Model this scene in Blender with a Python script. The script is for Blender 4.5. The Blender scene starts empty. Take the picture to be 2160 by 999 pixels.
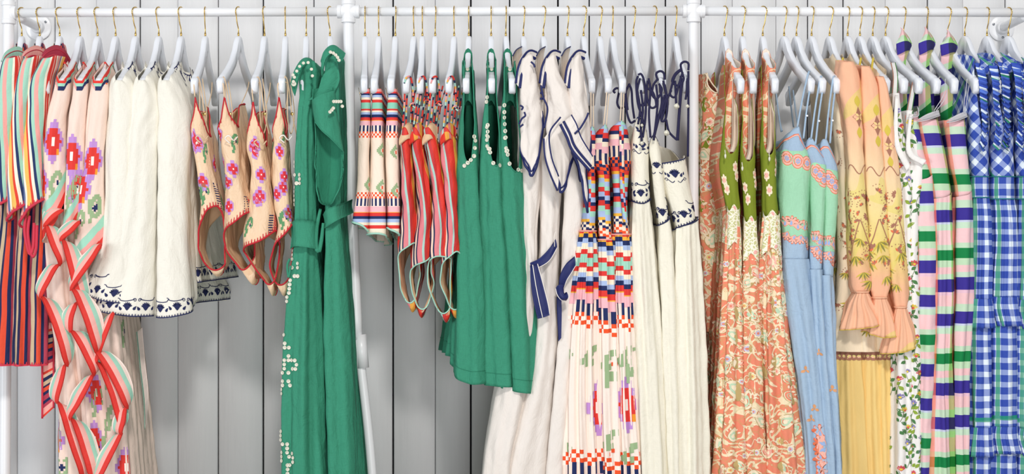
import bpy, math, random
import numpy as np
from mathutils import Vector

SC = bpy.context.scene
COL = SC.collection
# ------------------------------------------------------------------ camera
S, D, ZC = 0.0013, 4.2, 1.14           # metres per photo pixel at the rail, camera distance to the rail, eye height
cam = bpy.data.objects.new('camera', bpy.data.cameras.new('camera')); COL.objects.link(cam)
cam.location = (0, -D, ZC); cam.rotation_euler = (math.radians(90), 0, 0)
cam.data.sensor_width = 36; cam.data.lens = 36 * D / (2160 * S); cam.data.clip_end = 50
SC.camera = cam
# ------------------------------------------------------------------ world and lights
w = bpy.data.worlds.new('world'); SC.world = w; w.use_nodes = True
w.node_tree.nodes['Background'].inputs[0].default_value = (0.93, 0.96, 1.0, 1)
w.node_tree.nodes['Background'].inputs[1].default_value = 0.37
def area(name, loc, target, size, power, color):
    l = bpy.data.lights.new(name, 'AREA'); l.shape = 'DISK'; l.size = size; l.energy = power; l.color = color
    o = bpy.data.objects.new(name, l); COL.objects.link(o); o.location = loc
    o.rotation_euler = (Vector(target) - Vector(loc)).to_track_quat('-Z', 'Y').to_euler()
    return o
area('key_light', (0.8, -7.2, 6.3), (0, 0, 1.1), 1.0, 470, (1.0, 0.97, 0.935))
area('window_light', (-5.6, -4.6, 1.3), (0, 0, 1.0), 2.6, 210, (0.90, 0.95, 1.0))
area('front_fill_light', (1.2, -9.5, 0.3), (0, 0, 0.7), 3.0, 310, (0.97, 0.98, 1.0))  # added low fill from behind the camera, lifts the lower wall
SC.view_settings.view_transform = 'Standard'; SC.view_settings.look = 'None'
SC.view_settings.exposure = -0.33; SC.view_settings.gamma = 1.0; SC.view_settings.use_curve_mapping = False

# ------------------------------------------------------------------ helpers: colours, node materials
def lin(h):
    if isinstance(h, (tuple, list)): return tuple(h)[:3] + (1,)
    c = [int(h[i:i+2], 16) / 255 for i in (0, 2, 4)]
    return tuple(x / 12.92 if x <= .04045 else ((x + .055) / 1.055) ** 2.4 for x in c) + (1,)
class N:
    """thin wrapper over a material's node tree"""
    def __init__(s, name):
        s.mt = bpy.data.materials.new(name); s.mt.use_nodes = True
        s.t = s.mt.node_tree; s.b = s.t.nodes['Principled BSDF']
        tc = s.t.nodes.new('ShaderNodeTexCoord'); s.uv = tc.outputs['UV']; s.ob = tc.outputs['Object']
        sx = s.t.nodes.new('ShaderNodeSeparateXYZ'); s.t.links.new(s.uv, sx.inputs[0])
        s.u, s.v = sx.outputs[0], sx.outputs[1]
    def put(s, sock, val):
        if isinstance(val, bpy.types.NodeSocket): s.t.links.new(val, sock)
        elif isinstance(val, str): sock.default_value = lin(val)
        else: sock.default_value = val
    def m(s, op, a, b=0.0, c=0.0, clamp=False):
        n = s.t.nodes.new('ShaderNodeMath'); n.operation = op; n.use_clamp = clamp
        s.put(n.inputs[0], a); s.put(n.inputs[1], b); s.put(n.inputs[2], c); return n.outputs[0]
    def mix(s, f, a, b, mode='MIX'):
        n = s.t.nodes.new('ShaderNodeMix'); n.data_type = 'RGBA'; n.blend_type = mode
        s.put(n.inputs[0], f); s.put(n.inputs[6], a); s.put(n.inputs[7], b); return n.outputs[2]
    def vec(s, x, y, z=0.0):
        n = s.t.nodes.new('ShaderNodeCombineXYZ'); s.put(n.inputs[0], x); s.put(n.inputs[1], y); s.put(n.inputs[2], z); return n.outputs[0]
    def noise(s, scale, vec=None, detail=2, rough=.5, dist=0.0):
        n = s.t.nodes.new('ShaderNodeTexNoise'); n.inputs['Scale'].default_value = scale
        n.inputs['Detail'].default_value = detail; n.inputs['Roughness'].default_value = rough; n.inputs['Distortion'].default_value = dist
        s.t.links.new(vec or s.uv, n.inputs['Vector']); return n.outputs[0]
    def voro(s, scale, vec=None, feat='F1', out=0, rnd=1.0):
        n = s.t.nodes.new('ShaderNodeTexVoronoi'); n.feature = feat; n.inputs['Scale'].default_value = scale
        n.inputs['Randomness'].default_value = rnd
        s.t.links.new(vec or s.uv, n.inputs['Vector']); return n.outputs[out]
    def wave(s, x):  # fract
        return s.m('FRACT', x)
    def ramp(s, f, stops, interp='CONSTANT'):
        n = s.t.nodes.new('ShaderNodeValToRGB'); cr = n.color_ramp; cr.interpolation = interp
        s.put(n.inputs[0], f)
        while len(cr.elements) > 1: cr.elements.remove(cr.elements[-1])
        cr.elements[0].position = stops[0][0]; cr.elements[0].color = lin(stops[0][1])
        for p, c in stops[1:]:
            e = cr.elements.new(min(p, 1.0)); e.color = lin(c)
        return n.outputs[0]
    def widths(s, f, seq, interp='CONSTANT'):
        tot = sum(x[1] for x in seq); p = 0; st = []
        for c, wd in seq: st.append((p / tot, c)); p += wd
        return s.ramp(f, st, interp)
    def done(s, col, rough=.88, slub=.06, crumple=.35, spec=.25, weave=True, cs=26.0):
        if slub and weave:
            n1 = s.noise(1, s.vec(s.m('MULTIPLY', s.u, 700.), s.m('MULTIPLY', s.v, 60.)), 2)
            n2 = s.noise(1, s.vec(s.m('MULTIPLY', s.u, 60.), s.m('MULTIPLY', s.v, 700.)), 2)
            k = s.m('ADD', s.m('MULTIPLY', s.m('ADD', n1, n2), slub * 2.2), 1.0 - slub * 2.2)
            col = s.mix(1.0, col, s.vec(k, k, k), 'MULTIPLY')
        s.put(s.b.inputs['Base Color'], col)
        s.b.inputs['Roughness'].default_value = rough; s.b.inputs['Specular IOR Level'].default_value = spec
        if crumple:
            h = s.noise(1, s.vec(s.m('MULTIPLY', s.u, cs * 1.3), s.m('MULTIPLY', s.v, cs * .5)), 4, .6, .6)
            bp = s.t.nodes.new('ShaderNodeBump'); bp.inputs['Strength'].default_value = crumple; bp.inputs['Distance'].default_value = .012
            s.t.links.new(h, bp.inputs['Height']); s.t.links.new(bp.outputs[0], s.b.inputs['Normal'])
        return s.mt
PLAIN = {}
def plain(h, rough=.85, crumple=.15, metal=0.0, name=None, slub=.03, spec=.3):
    k = (h, rough, crumple, metal)
    if k not in PLAIN:
        n = N(name or 'fabric_' + str(h)); n.done(n.mix(0.0, h, h), rough, slub, crumple, spec); n.b.inputs['Metallic'].default_value = metal; PLAIN[k] = n.mt
    return PLAIN[k]

# ------------------------------------------------------------------ helpers: points, meshes
def at(px, py, y=0.0):
    k = S * (D + y) / D
    return ((px - 1080) * k, y, ZC + (499.5 - py) * k)
def zof(py, y=0.0): return ZC + (499.5 - py) * S * (D + y) / D
def xof(px, y=0.0): return (px - 1080) * S * (D + y) / D
def curve(xs, ys):
    """monotone cubic through keys"""
    xs = np.array(xs, float); ys = np.array(ys, float); o = np.argsort(xs); xs, ys = xs[o], ys[o]
    if len(xs) == 1: return lambda q: np.full_like(np.asarray(q, float), ys[0])
    h = np.diff(xs); dl = np.diff(ys) / h; m = np.zeros_like(ys)
    m[0], m[-1] = dl[0], dl[-1]
    for i in range(1, len(xs) - 1):
        if dl[i-1] * dl[i] > 0: m[i] = 2 * dl[i-1] * dl[i] / (dl[i-1] + dl[i])
    def f(q):
        q = np.clip(np.asarray(q, float), xs[0], xs[-1]); k = np.clip(np.searchsorted(xs, q) - 1, 0, len(h) - 1)
        t = (q - xs[k]) / h[k]; t2, t3 = t*t, t*t*t
        return (2*t3-3*t2+1)*ys[k] + (t3-2*t2+t)*h[k]*m[k] + (-2*t3+3*t2)*ys[k+1] + (t3-t2)*h[k]*m[k+1]
    return f
def spline(pts, n):
    """Catmull-Rom through 3D points, n samples"""
    P = np.array(pts, float)
    if len(P) == 2: return P[0] + (P[1] - P[0]) * np.linspace(0, 1, n)[:, None]
    d = np.r_[0, np.cumsum(np.linalg.norm(np.diff(P, axis=0), axis=1) + 1e-9)]; d /= d[-1]
    Q = np.vstack([2*P[0]-P[1], P, 2*P[-1]-P[-2]]); out = []
    for q in np.linspace(0, 1, n):
        k = min(max(np.searchsorted(d, q) - 1, 0), len(P) - 2); t = (q - d[k]) / (d[k+1] - d[k])
        a, b, c, e = Q[k:k+4]
        out.append(.5 * (2*b + (c-a)*t + (2*a-5*b+4*c-e)*t*t + (3*b-a-3*c+e)*t**3))
    return np.array(out)
def mesh_obj(name, V, F, mats, mi=None, uv=None, parent=None, origin=None, smooth=True, label=None):
    V = np.asarray(V, float)
    if origin is None: origin = np.array(parent.location) if parent is not None and parent.type == 'EMPTY' else np.zeros(3)
    me = bpy.data.meshes.new(name); W = V - origin
    tot = np.fromiter((len(f) for f in F), np.int32, len(F)) if not isinstance(F, np.ndarray) else np.full(len(F), F.shape[1], np.int32)
    lp = F.ravel().astype(np.int32) if isinstance(F, np.ndarray) else np.fromiter((i for f in F for i in f), np.int32)
    st = np.r_[0, np.cumsum(tot)[:-1]].astype(np.int32)
    me.vertices.add(len(W)); me.vertices.foreach_set('co', W.ravel().astype(np.float32))
    me.loops.add(len(lp)); me.loops.foreach_set('vertex_index', lp)
    me.polygons.add(len(F)); me.polygons.foreach_set('loop_start', st); me.polygons.foreach_set('loop_total', tot)
    for m in (mats if isinstance(mats, (list, tuple)) else [mats]): me.materials.append(m)
    if mi is not None: me.polygons.foreach_set('material_index', np.asarray(mi, np.int32))
    if smooth: me.polygons.foreach_set('use_smooth', np.ones(len(F), bool))
    if uv is not None:
        l = me.uv_layers.new(name='UVMap'); l.data.foreach_set('uv', np.asarray(uv, np.float32)[lp].ravel())
    me.update(); me.validate()
    o = bpy.data.objects.new(name, me); COL.objects.link(o)
    if parent is not None: o.parent = parent
    if parent is None or parent.type != 'EMPTY' : 
        if parent is None: o.location = origin
    if label: o['label'] = label
    return o
def thing(name, label, cat, loc, group=None):
    o = bpy.data.objects.new(name, None); COL.objects.link(o); o.location = loc; o.empty_display_size = .05
    o['label'] = label; o['category'] = cat
    if group: o['group'] = group
    return o
def rootof(o):
    while o.parent is not None: o = o.parent
    return np.array(o.location)
def tube_data(pts, r, sides=8, n=None, cap=True, flat=1.0):
    P = spline(pts, n or max(len(pts) * 5, 6)) if n != 0 else np.array(pts, float)
    k = len(P); T = np.gradient(P, axis=0); T /= np.linalg.norm(T, axis=1)[:, None] + 1e-12
    up = np.array([0, -1.0, 0.05]); V = []
    rr = np.interp(np.linspace(0, 1, k), np.linspace(0, 1, len(r)), r) if isinstance(r, (list, tuple)) else np.full(k, r)
    nrm = np.cross(T[0], up if abs(T[0] @ up) < .9 else np.array([1.0, 0, 0])); nrm /= np.linalg.norm(nrm)
    L = np.r_[0, np.cumsum(np.linalg.norm(np.diff(P, axis=0), axis=1))]; uv = []
    for i in range(k):
        nrm = nrm - T[i] * (nrm @ T[i]); nrm /= np.linalg.norm(nrm); bi = np.cross(T[i], nrm)
        for a in range(sides):
            th = 2 * math.pi * a / sides
            V.append(P[i] + rr[i] * (nrm * math.cos(th) + bi * math.sin(th) * flat)); uv.append((a / sides * 2 * math.pi * rr[i], L[i]))
    F = []
    for i in range(k - 1):
        for a in range(sides):
            b = (a + 1) % sides; F.append([i*sides+a, i*sides+b, (i+1)*sides+b, (i+1)*sides+a])
    if cap: F.append(list(range(sides))[::-1]); F.append([(k-1)*sides+a for a in range(sides)])
    return np.array(V), F, np.array(uv)
def tube(name, pts, r, mat, parent, sides=8, n=None, label=None, flat=1.0):
    V, F, uv = tube_data(pts, r, sides, n, flat=flat)
    return mesh_obj(name, V, F, mat, None, uv, parent, rootof(parent) if parent is not None else None, label=label)
def ppts(l, y=None):
    """(px, py[, depth]) keys to points"""
    return [at(p[0], p[1], p[2] if len(p) > 2 else y) for p in l]

def nz(seed, *ax):
    """smooth pseudo noise in [-1,1] from arrays"""
    r = random.Random(seed); o = 0
    for k in range(4):
        ph = r.uniform(0, 6.28)
        for a, f in ax: ph = ph + a * f * r.uniform(.6, 1.5) * r.choice((-1, 1))
        o = o + np.sin(ph) * (.5 if k > 1 else .7)
    return o / 2.0

# hanger profile (depth from neck, drop below neck)
HB = [0, .012, .026, .042, .075, .12, .165, .19, .2]; HZ = [0, .002, .018, .042, .072, .1, .122, .133, .143]
def htop(b): return np.interp(np.abs(b), HB, HZ)
ZN = zof(76)    # top of the hanger's wooden neck

# ------------------------------------------------------------------ the cloth sheet: closed horizontal sections lofted down a hanging garment
class Sheet:
    def __init__(s, rows, yn=-.2, hd=.19, far=0.0, taper=.6, top=None, hem=None, cols=110, dz=.009, folds=None, lam=.045, seed=1,
                 norm=False, shoulder=None, crumple=.0015, sway=0.0, t0=-1.0, t1=1.0, sharp=0.0, neck=(.0, .0), hk=None):
        s.yn = yn
        py = [r[0] for r in rows]; zz = [zof(p, yn) for p in py]
        fl = curve(zz, [xof(r[1], yn) for r in rows]); fr = curve(zz, [xof(r[2], yn) for r in rows])
        ak = lambda k: (curve([zof(p, yn) for p, _ in k], [v for _, v in k]) if isinstance(k, list) else (lambda z: np.full_like(z, float(k))))
        fh, ff = ak(hd), ak(far)
        # columns, dense on the near end
        q = np.linspace(-1, 1, cols + 1); t = np.sign(q) * (np.abs(q) * .5 + .5 * np.abs(q) ** 2.2); t = t[(t >= t0 - 1e-6) & (t <= t1 + 1e-6)]
        s.t = t; nt = len(t)
        tp = top if isinstance(top, list) else [(0, py[0] if top is None else top)]
        hm = hem if isinstance(hem, list) else [(0, py[-1] if hem is None else hem)]
        kf = lambda k: curve([a for a, _ in k], [zof(b, yn) for _, b in k])(t)
        zt, zh = kf(tp), kf(hm)
        at_ = np.abs(t); hdm = float(np.mean(fh(np.array([zz[0]]))))
        bt = np.where(at_ < .3, .03 * (1 - np.cos(np.clip(at_ / .3, 0, 1) * math.pi / 2)), np.clip((at_ - .3) / .6, 0, 1) * (2*hdm - .06) + .03)
        bt = np.where(at_ > .9, 2*hdm - .03 + .03 * np.sin(np.clip((at_ - .9) / .1, 0, 1) * math.pi / 2), bt)
        if shoulder is not None:
            b = yn + bt            # depth from neck plane
            zt = ZN + .004 - htop(b) - shoulder
            nh, nd = neck
            if nh > 0: zt = zt - nd * np.clip(1 - (np.abs(b) / nh) ** 2, 0, 1)
        nv = max(6, int((zt.mean() - zh.mean()) / dz)); vj = np.linspace(0, 1, nv + 1)[:, None]
        Z = zt[None] + (zh - zt)[None] * vj
        XL, XR, HD, FA = fl(Z), fr(Z), fh(Z), ff(Z)
        hw = (XR - XL) / 2; xc = (XL + XR) / 2
        if shoulder is not None:
            e = np.clip((zt[None] - Z) / .09, 0, 1); e = np.sqrt(e * (2 - e)); hw = .0128 + (hw - .0128).clip(0) * e
            if hk is not None:
                e2 = np.clip((zt[None] - Z) / .12, 0, 1); e2 = e2 * e2 * (3 - 2 * e2); X0_, a_, d_ = HANG[hk]; xn = X0_ + math.tan(a_) * -yn
                xc = xn + (xc - xn) * e2; FA = -2 * HD * math.tan(a_) * (1 - e2) + FA * e2
        T = t[None]; AT = np.abs(T); sg = np.sign(T)
        cap = np.minimum(hw * .95, .05); th = np.clip(AT / .3, 0, 1) * math.pi / 2
        sd = np.clip((AT - .3) / .6, 0, 1); fc = np.clip((AT - .9) / .1, 0, 1) * math.pi / 2
        a = np.where(AT < .3, np.sin(th), np.where(AT < .9, 1 + (taper - 1) * sd, taper * np.cos(fc))) * hw * sg
        b = np.where(AT < .3, cap * (1 - np.cos(th)), np.where(AT < .9, cap + sd * (2*HD - cap - hw*taper*.8).clip(.001), 2*HD - hw*taper*.8 + hw*taper*.8*np.sin(fc)))
        X = xc + a; Y = yn + b
        U0 = np.zeros_like(X); seg = np.hypot(np.diff(X, axis=1), np.diff(Y, axis=1)); U0[:, 1:] = np.cumsum(seg, axis=1)
        i0 = int(np.argmin(np.abs(t))); U0 -= U0[:, i0:i0+1]
        Un = np.broadcast_to(U0[int(nv * .6)][None], U0.shape)
        # outward normal in plan
        dx = np.gradient(X, axis=1); dy = np.gradient(Y, axis=1); L = np.hypot(dx, dy) + 1e-9; nx, ny = dy / L, -dx / L
        A = np.zeros_like(X)
        if folds: A = curve([zof(p, yn) for p, _ in folds], [v / 1000 for _, v in folds])(Z)
        ph = nz(seed, (Z, 3.0)) * 1.1; ph2 = nz(seed + 7, (Z, 4.5)) * 1.3
        w1 = np.sin(Un / lam * 2 * math.pi + ph * 2 + seed) ; w2 = np.sin(Un / (lam * .53) * 2 * math.pi + ph2 * 2 + seed * 2.1)
        f = .7 * w1 + .35 * w2
        if sharp: f = np.sign(f) * np.abs(f) ** (1 - sharp * .5)
        amp = .65 + .35 * nz(seed + 3, (Un, 14.), (Z, 2.))
        disp = A * f * amp + crumple * nz(seed + 5, (Un, 60.), (Z, 26.)) + crumple * .6 * nz(seed + 9, (Un, 130.), (Z, 70.))
        X = X + nx * disp + FA * (b / (2 * HD)) + sway * nz(seed + 11, (Z, 7.)); Y = Y + ny * disp
        s.P = np.stack([X, Y, Z], -1); s.U = U0; s.Z = Z
        s.UVu = Un if norm else U0
        ti = np.gradient(s.P, axis=1); tj = np.gradient(s.P, axis=0); nn = -np.cross(ti, tj); s.Nn = nn / (np.linalg.norm(nn, axis=2)[..., None] + 1e-12)
        s.nv, s.nt = nv, nt - 1; s.shut = shoulder is not None; s.neckhalf = neck[0]
        s.extra = []; s.mats = []; s.i0 = i0
        k = 1 / (S * (1 + s.P[..., 1] / D)); s.px = 1080 + s.P[..., 0] * k; s.py = 499.5 - (s.P[..., 2] - ZC) * k
    # ---- placing prints and stitches on the cloth
    def loc(s, px, py):
        d = (s.px - px) ** 2 + (s.py - py) ** 2 + (s.Nn[..., 1] > -.02) * 900 + (s.P[..., 1] - s.yn) * 400
        j, i = np.unravel_index(np.argmin(d), d.shape); return s.U[j, i], s.Z[j, i], i
    def pt(s, u, z, ig, off=.0008):
        i = float(ig)
        for _ in range(2):
            ii = int(min(max(i, 0), s.nt)); zc0, zc1 = s.Z[0, ii], s.Z[-1, ii]
            j = min(max((z - zc0) / (zc1 - zc0 - 1e-9), 0), 1) * s.nv; jj = min(int(j), s.nv - 1)
            row = s.U[jj]; i = float(np.interp(u, row, np.arange(len(row))))
        ii = min(int(i), s.nt - 1); fi, fj = i - ii, j - jj
        def bl(G): return (G[jj, ii] * (1-fi) + G[jj, ii+1] * fi) * (1-fj) + (G[jj+1, ii] * (1-fi) + G[jj+1, ii+1] * fi) * fj
        return bl(s.P) + bl(s.Nn) * off
    def poly(s, pts, mat, u0, z0, ig, off=.0009, fan=True):
        V = [s.pt(u0 + p[0], z0 + p[1], ig, off) for p in pts]
        if fan and len(pts) > 4:
            c = np.mean(np.array(pts), axis=0); V.append(s.pt(u0 + c[0], z0 + c[1], ig, off)); n = len(pts)
            s.extra.append((V, [[k, (k+1) % n, n] for k in range(n)], mat))
        else: s.extra.append((V, [list(range(len(pts)))], mat))
    def stroke(s, pts, wd, mat, u0, z0, ig, off=.0011):
        P = np.array(pts, float); T = np.gradient(P, axis=0); T /= np.linalg.norm(T, axis=1)[:, None] + 1e-9; Nm = np.stack([-T[:, 1], T[:, 0]], 1)
        w_ = np.full(len(P), wd) if np.isscalar(wd) else np.interp(np.linspace(0, 1, len(P)), np.linspace(0, 1, len(wd)), wd)
        V = [s.pt(u0 + x, z0 + y, ig, off) for x, y in np.vstack([P + Nm * w_[:, None] / 2, (P - Nm * w_[:, None] / 2)[::-1]])]; n = len(P)
        s.extra.append((V, [[k, k+1, 2*n-2-k, 2*n-1-k] for k in range(n-1)], mat))
    def pixels(s, px, py, art, cw, ch, cols, off=.0009, skew=0.0):
        u0, z0, ig = s.loc(px, py); H, Wd = len(art), max(len(r) for r in art)
        for r, line in enumerate(art):
            for c, x in enumerate(line):
                if x in cols:
                    a = (c - Wd / 2) * cw; b = (H / 2 - r) * ch + a * skew; k = cw * skew
                    s.poly([(a, b), (a, b - ch), (a + cw, b - ch + k), (a + cw, b + k)], cols[x], u0, z0, ig, off, False)
    def edge_pts(s, which='hem', t0=-1, t1=1, up=0.0, out=.0):
        ids = [i for i, q in enumerate(s.t) if t0 <= q <= t1]; r = []
        for i in ids:
            if which == 'hem': z = s.Z[-1, i] + up; r.append((s.U[-1, i], z, i))
            else: z = s.Z[0, i] - up; r.append((s.U[0, i], z, i))
        return r
    def edge_line(s, which='hem', t0=-1, t1=1, out=.0005):
        j = -1 if which == 'hem' else 0
        return [s.P[j, i] + s.Nn[j, i] * out for i, q in enumerate(s.t) if t0 <= q <= t1]
    def band(s, t0, t1, d0, d1, mat, which='hem', off=.0012, n=2):
        sgn = 1 if which == 'hem' else -1; e = s.edge_pts(which, t0, t1); V = []
        for u, z, i in e:
            for k in range(n + 1): V.append(s.pt(u, z + sgn * (d0 + (d1 - d0) * k / n), i, off))
        m = n + 1; F = [[a*m+k, (a+1)*m+k, (a+1)*m+k+1, a*m+k+1] for a in range(len(e)-1) for k in range(n)]
        s.extra.append((V, F, mat))
    def teeth(s, t0, t1, pitch, h, mat, which='hem', base=0.0, wd=.5, off=.0014, drop=0.0):
        sgn = 1 if which == 'hem' else -1; e = s.edge_pts(which, t0, t1); us = [a[0] for a in e]; zs = [a[1] for a in e]; js = [a[2] for a in e]
        n = int((us[-1] - us[0]) / pitch)
        for k in range(n):
            u = us[0] + (k + .5) * pitch; z = np.interp(u, us, zs) ; i = int(np.interp(u, us, js)); hh = h * random.uniform(.8, 1.15)
            s.poly([(-pitch*wd/2, sgn*base), (pitch*wd/2, sgn*base), (pitch*.12, sgn*(base+hh)), (-pitch*.12, sgn*(base+hh))], mat, u, z, i, off, False)
    def build(s, name, mats, parent, thick=.0016, lining=None, label=None):
        nv, nc = s.nv, s.nt + 1
        V = s.P.reshape(-1, 3); idx = np.arange((nv+1) * nc).reshape(nv+1, nc)
        Q = np.stack([idx[:-1, :-1], idx[1:, :-1], idx[1:, 1:], idx[:-1, 1:]], -1).reshape(-1, 4)
        Vs = [V]; F = [Q]; mi = [np.zeros(len(Q), int)]; mats = [mats] if not isinstance(mats, list) else list(mats)
        uv = [np.stack([s.UVu, s.Z - s.Z.max()], -1).reshape(-1, 2)]; base = len(V)
        if lining is not None:
            mats.append(lining); Vi = (s.P - s.Nn * thick).reshape(-1, 3); Vs.append(Vi); uv.append(uv[0])
            F.append(Q[:, ::-1] + base)
            e = idx[-1]; e2 = e + base; R = np.stack([e[:-1], e2[:-1], e2[1:], e[1:]], -1); F.append(R)
            e = idx[0]; e2 = e + base; R2 = np.stack([e[:-1], e[1:], e2[1:], e2[:-1]], -1); F.append(R2)
            mi += [np.ones(len(Q), int), np.zeros(len(R), int), np.zeros(len(R2), int)]; base *= 2
        F = np.vstack(F)
        if s.extra:
            FL = F.tolist(); MI = list(np.concatenate(mi)); mm = {}
            for V_, F_, m_ in s.extra:
                if m_.name not in mm: mm[m_.name] = len(mats); mats.append(m_)
                Vs.append(np.array(V_)); uv.append(np.array(V_)[:, [0, 2]]); FL += [[a + base for a in f] for f in F_]; MI += [mm[m_.name]] * len(F_); base += len(V_)
            F = FL
        else: MI = np.concatenate(mi)
        return mesh_obj(name, np.vstack(Vs), F, mats, MI, np.vstack(uv), parent, rootof(parent) if parent is not None else None, label=label)

def ruled(name, A, B, mat, parent, n=40, m=6, y=-.2, wave=0.0, lam=.04, th=.0014, seed=1, belly=0.0, label=None, lining=None, trims=(), normv=None, down=False):
    """cloth strip between two edge curves given as (px, py, depth) keys; real thickness; uv = (along, across) metres"""
    a = spline(ppts(A, y), n); b = spline(ppts(B, y), n); L = np.r_[0, np.cumsum(np.linalg.norm(np.diff((a+b)/2, axis=0), axis=1))]
    q = np.linspace(0, 1, m)[None, :, None]; P = a[:, None] * (1-q) + b[:, None] * q
    ti = np.gradient(P, axis=0); tj = np.gradient(P, axis=1); nn = np.cross(ti, tj); nn /= np.linalg.norm(nn, axis=2)[..., None] + 1e-12
    if nn[..., 1].mean() > 0: nn = -nn
    r = random.Random(seed); ph = r.uniform(0, 6)
    wv = wave * np.sin(L[:, None] / lam * 6.283 + ph + .8 * np.sin(L[:, None] * 31 + ph)) * (.25 + .75 * q[..., 0]) + belly * np.sin(q[..., 0] * math.pi)
    P = P + nn * wv[..., None]
    W = np.linalg.norm(P[:, 1:] - P[:, :-1], axis=2); Wc = np.concatenate([np.zeros((n, 1)), np.cumsum(W, axis=1)], 1)
    if normv: Wc = np.broadcast_to(q[..., 0] * normv, Wc.shape)
    uv = np.stack([np.broadcast_to(L[:, None], Wc.shape), Wc], -1).reshape(-1, 2)
    if down: uv = np.stack([uv[:, 1], -uv[:, 0]], -1)
    idx = np.arange(n*m).reshape(n, m); Q = np.stack([idx[:-1, :-1], idx[1:, :-1], idx[1:, 1:], idx[:-1, 1:]], -1).reshape(-1, 4)
    V = P.reshape(-1, 3); V2 = (P - nn * th).reshape(-1, 3); k = n*m
    rim = list(idx[:, 0]) + list(idx[-1, 1:]) + list(idx[::-1, -1][1:]) + list(idx[0, ::-1][1:-1]); rim = np.array(rim); R = np.stack([rim, np.roll(rim, -1), np.roll(rim, -1) + k, rim + k], -1)
    F = np.vstack([Q, Q[:, ::-1] + k, R]); mats = [mat] + ([lining] if lining else [])
    mi = np.r_[np.zeros(len(Q), int), np.full(len(Q), 1 if lining else 0), np.zeros(len(R), int)]
    o = mesh_obj(name, np.vstack([V, V2]), F, mats, mi, np.vstack([uv, uv]), parent, rootof(parent) if parent is not None else None, label=label)
    for (frac, rad, tm, tn) in trims:
        line = P[:, int(round(frac * (m-1)))] + nn[:, int(round(frac * (m-1)))] * .0006
        V_, F_, u_ = tube_data(line, rad, 6, 0); mesh_obj(tn, V_, F_, tm, None, u_, parent, rootof(parent))
    return o
def gusset(sh, mat, parent, trim, rt=.002, lo=.40, hi=.62, sag=.014, lining=None):
    """strip closing a swimsuit between its front and back panels"""
    iL = [i for i, q in enumerate(sh.t) if -hi <= q <= -lo]; iR = [i for i, q in enumerate(sh.t) if lo <= q <= hi][::-1]
    n = min(len(iL), len(iR)); iL, iR = iL[:n], iR[:n]; A = sh.P[-1, iL]; B = sh.P[-1, iR]; m = 12
    q = np.linspace(0, 1, m)[None, :, None]; P = A[:, None] * (1-q) + B[:, None] * q; P[..., 2] -= sag * np.sin(q[..., 0] * math.pi) ** .7
    P2 = P + np.array([0, 0, .0016]); k = n*m; idx = np.arange(k).reshape(n, m); Q = np.stack([idx[:-1, :-1], idx[1:, :-1], idx[1:, 1:], idx[:-1, 1:]], -1).reshape(-1, 4)
    mesh_obj('gusset', np.vstack([P.reshape(-1, 3), P2.reshape(-1, 3)]), np.vstack([Q, Q[:, ::-1] + k]), [mat, lining or mat], np.r_[np.zeros(len(Q), int), np.ones(len(Q), int)], np.vstack([P.reshape(-1, 3)[:, [0, 2]]]*2), parent, rootof(parent))
    for e in (P[0], P[-1]):
        V_, F_, u_ = tube_data(e, rt, 6, 0); mesh_obj('leg_trim', V_, F_, trim, None, u_, parent, rootof(parent))
def boxm(name, c, sz, mat, parent=None, origin=None, bevel=0.0):
    x, y, z = [q/2 for q in sz]; V = [(c[0]+a*x, c[1]+b*y, c[2]+d*z) for a in (-1, 1) for b in (-1, 1) for d in (-1, 1)]
    F = [[0,1,3,2],[4,6,7,5],[0,4,5,1],[2,3,7,6],[0,2,6,4],[1,5,7,3]]
    o = mesh_obj(name, V, F, mat, None, [(v[0]+v[1]*.3, v[2]) for v in V], parent, origin, smooth=False)
    if bevel:
        md = o.modifiers.new('bevel', 'BEVEL'); md.width = bevel; md.segments = 2
    return o
def lathe(name, prof, c, axis, mat, parent, seg=28, label=None):
    ax = np.array(axis, float); ax /= np.linalg.norm(ax); h = np.array([0, 0, 1.0]) if abs(ax[2]) < .9 else np.array([1.0, 0, 0])
    e1 = np.cross(ax, h); e1 /= np.linalg.norm(e1); e2 = np.cross(ax, e1); V = []; F = []
    for r, z in prof:
        for k in range(seg):
            a = 2*math.pi*k/seg; V.append(np.array(c) + ax*z + r*(e1*math.cos(a) + e2*math.sin(a)))
    for i in range(len(prof)-1):
        for k in range(seg): F.append([i*seg+k, i*seg+(k+1) % seg, (i+1)*seg+(k+1) % seg, (i+1)*seg+k])
    F.append(list(range(seg))[::-1]); F.append([(len(prof)-1)*seg+k for k in range(seg)])
    o = mesh_obj(name, V, F, mat, None, [(v[0], v[2]) for v in V], parent, rootof(parent), label=label, smooth=False)
    o.data.shade_smooth() if hasattr(o.data, 'shade_smooth') else None
    try: o.data.set_sharp_from_angle(angle=math.radians(40))
    except Exception: pass
    return o
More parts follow.
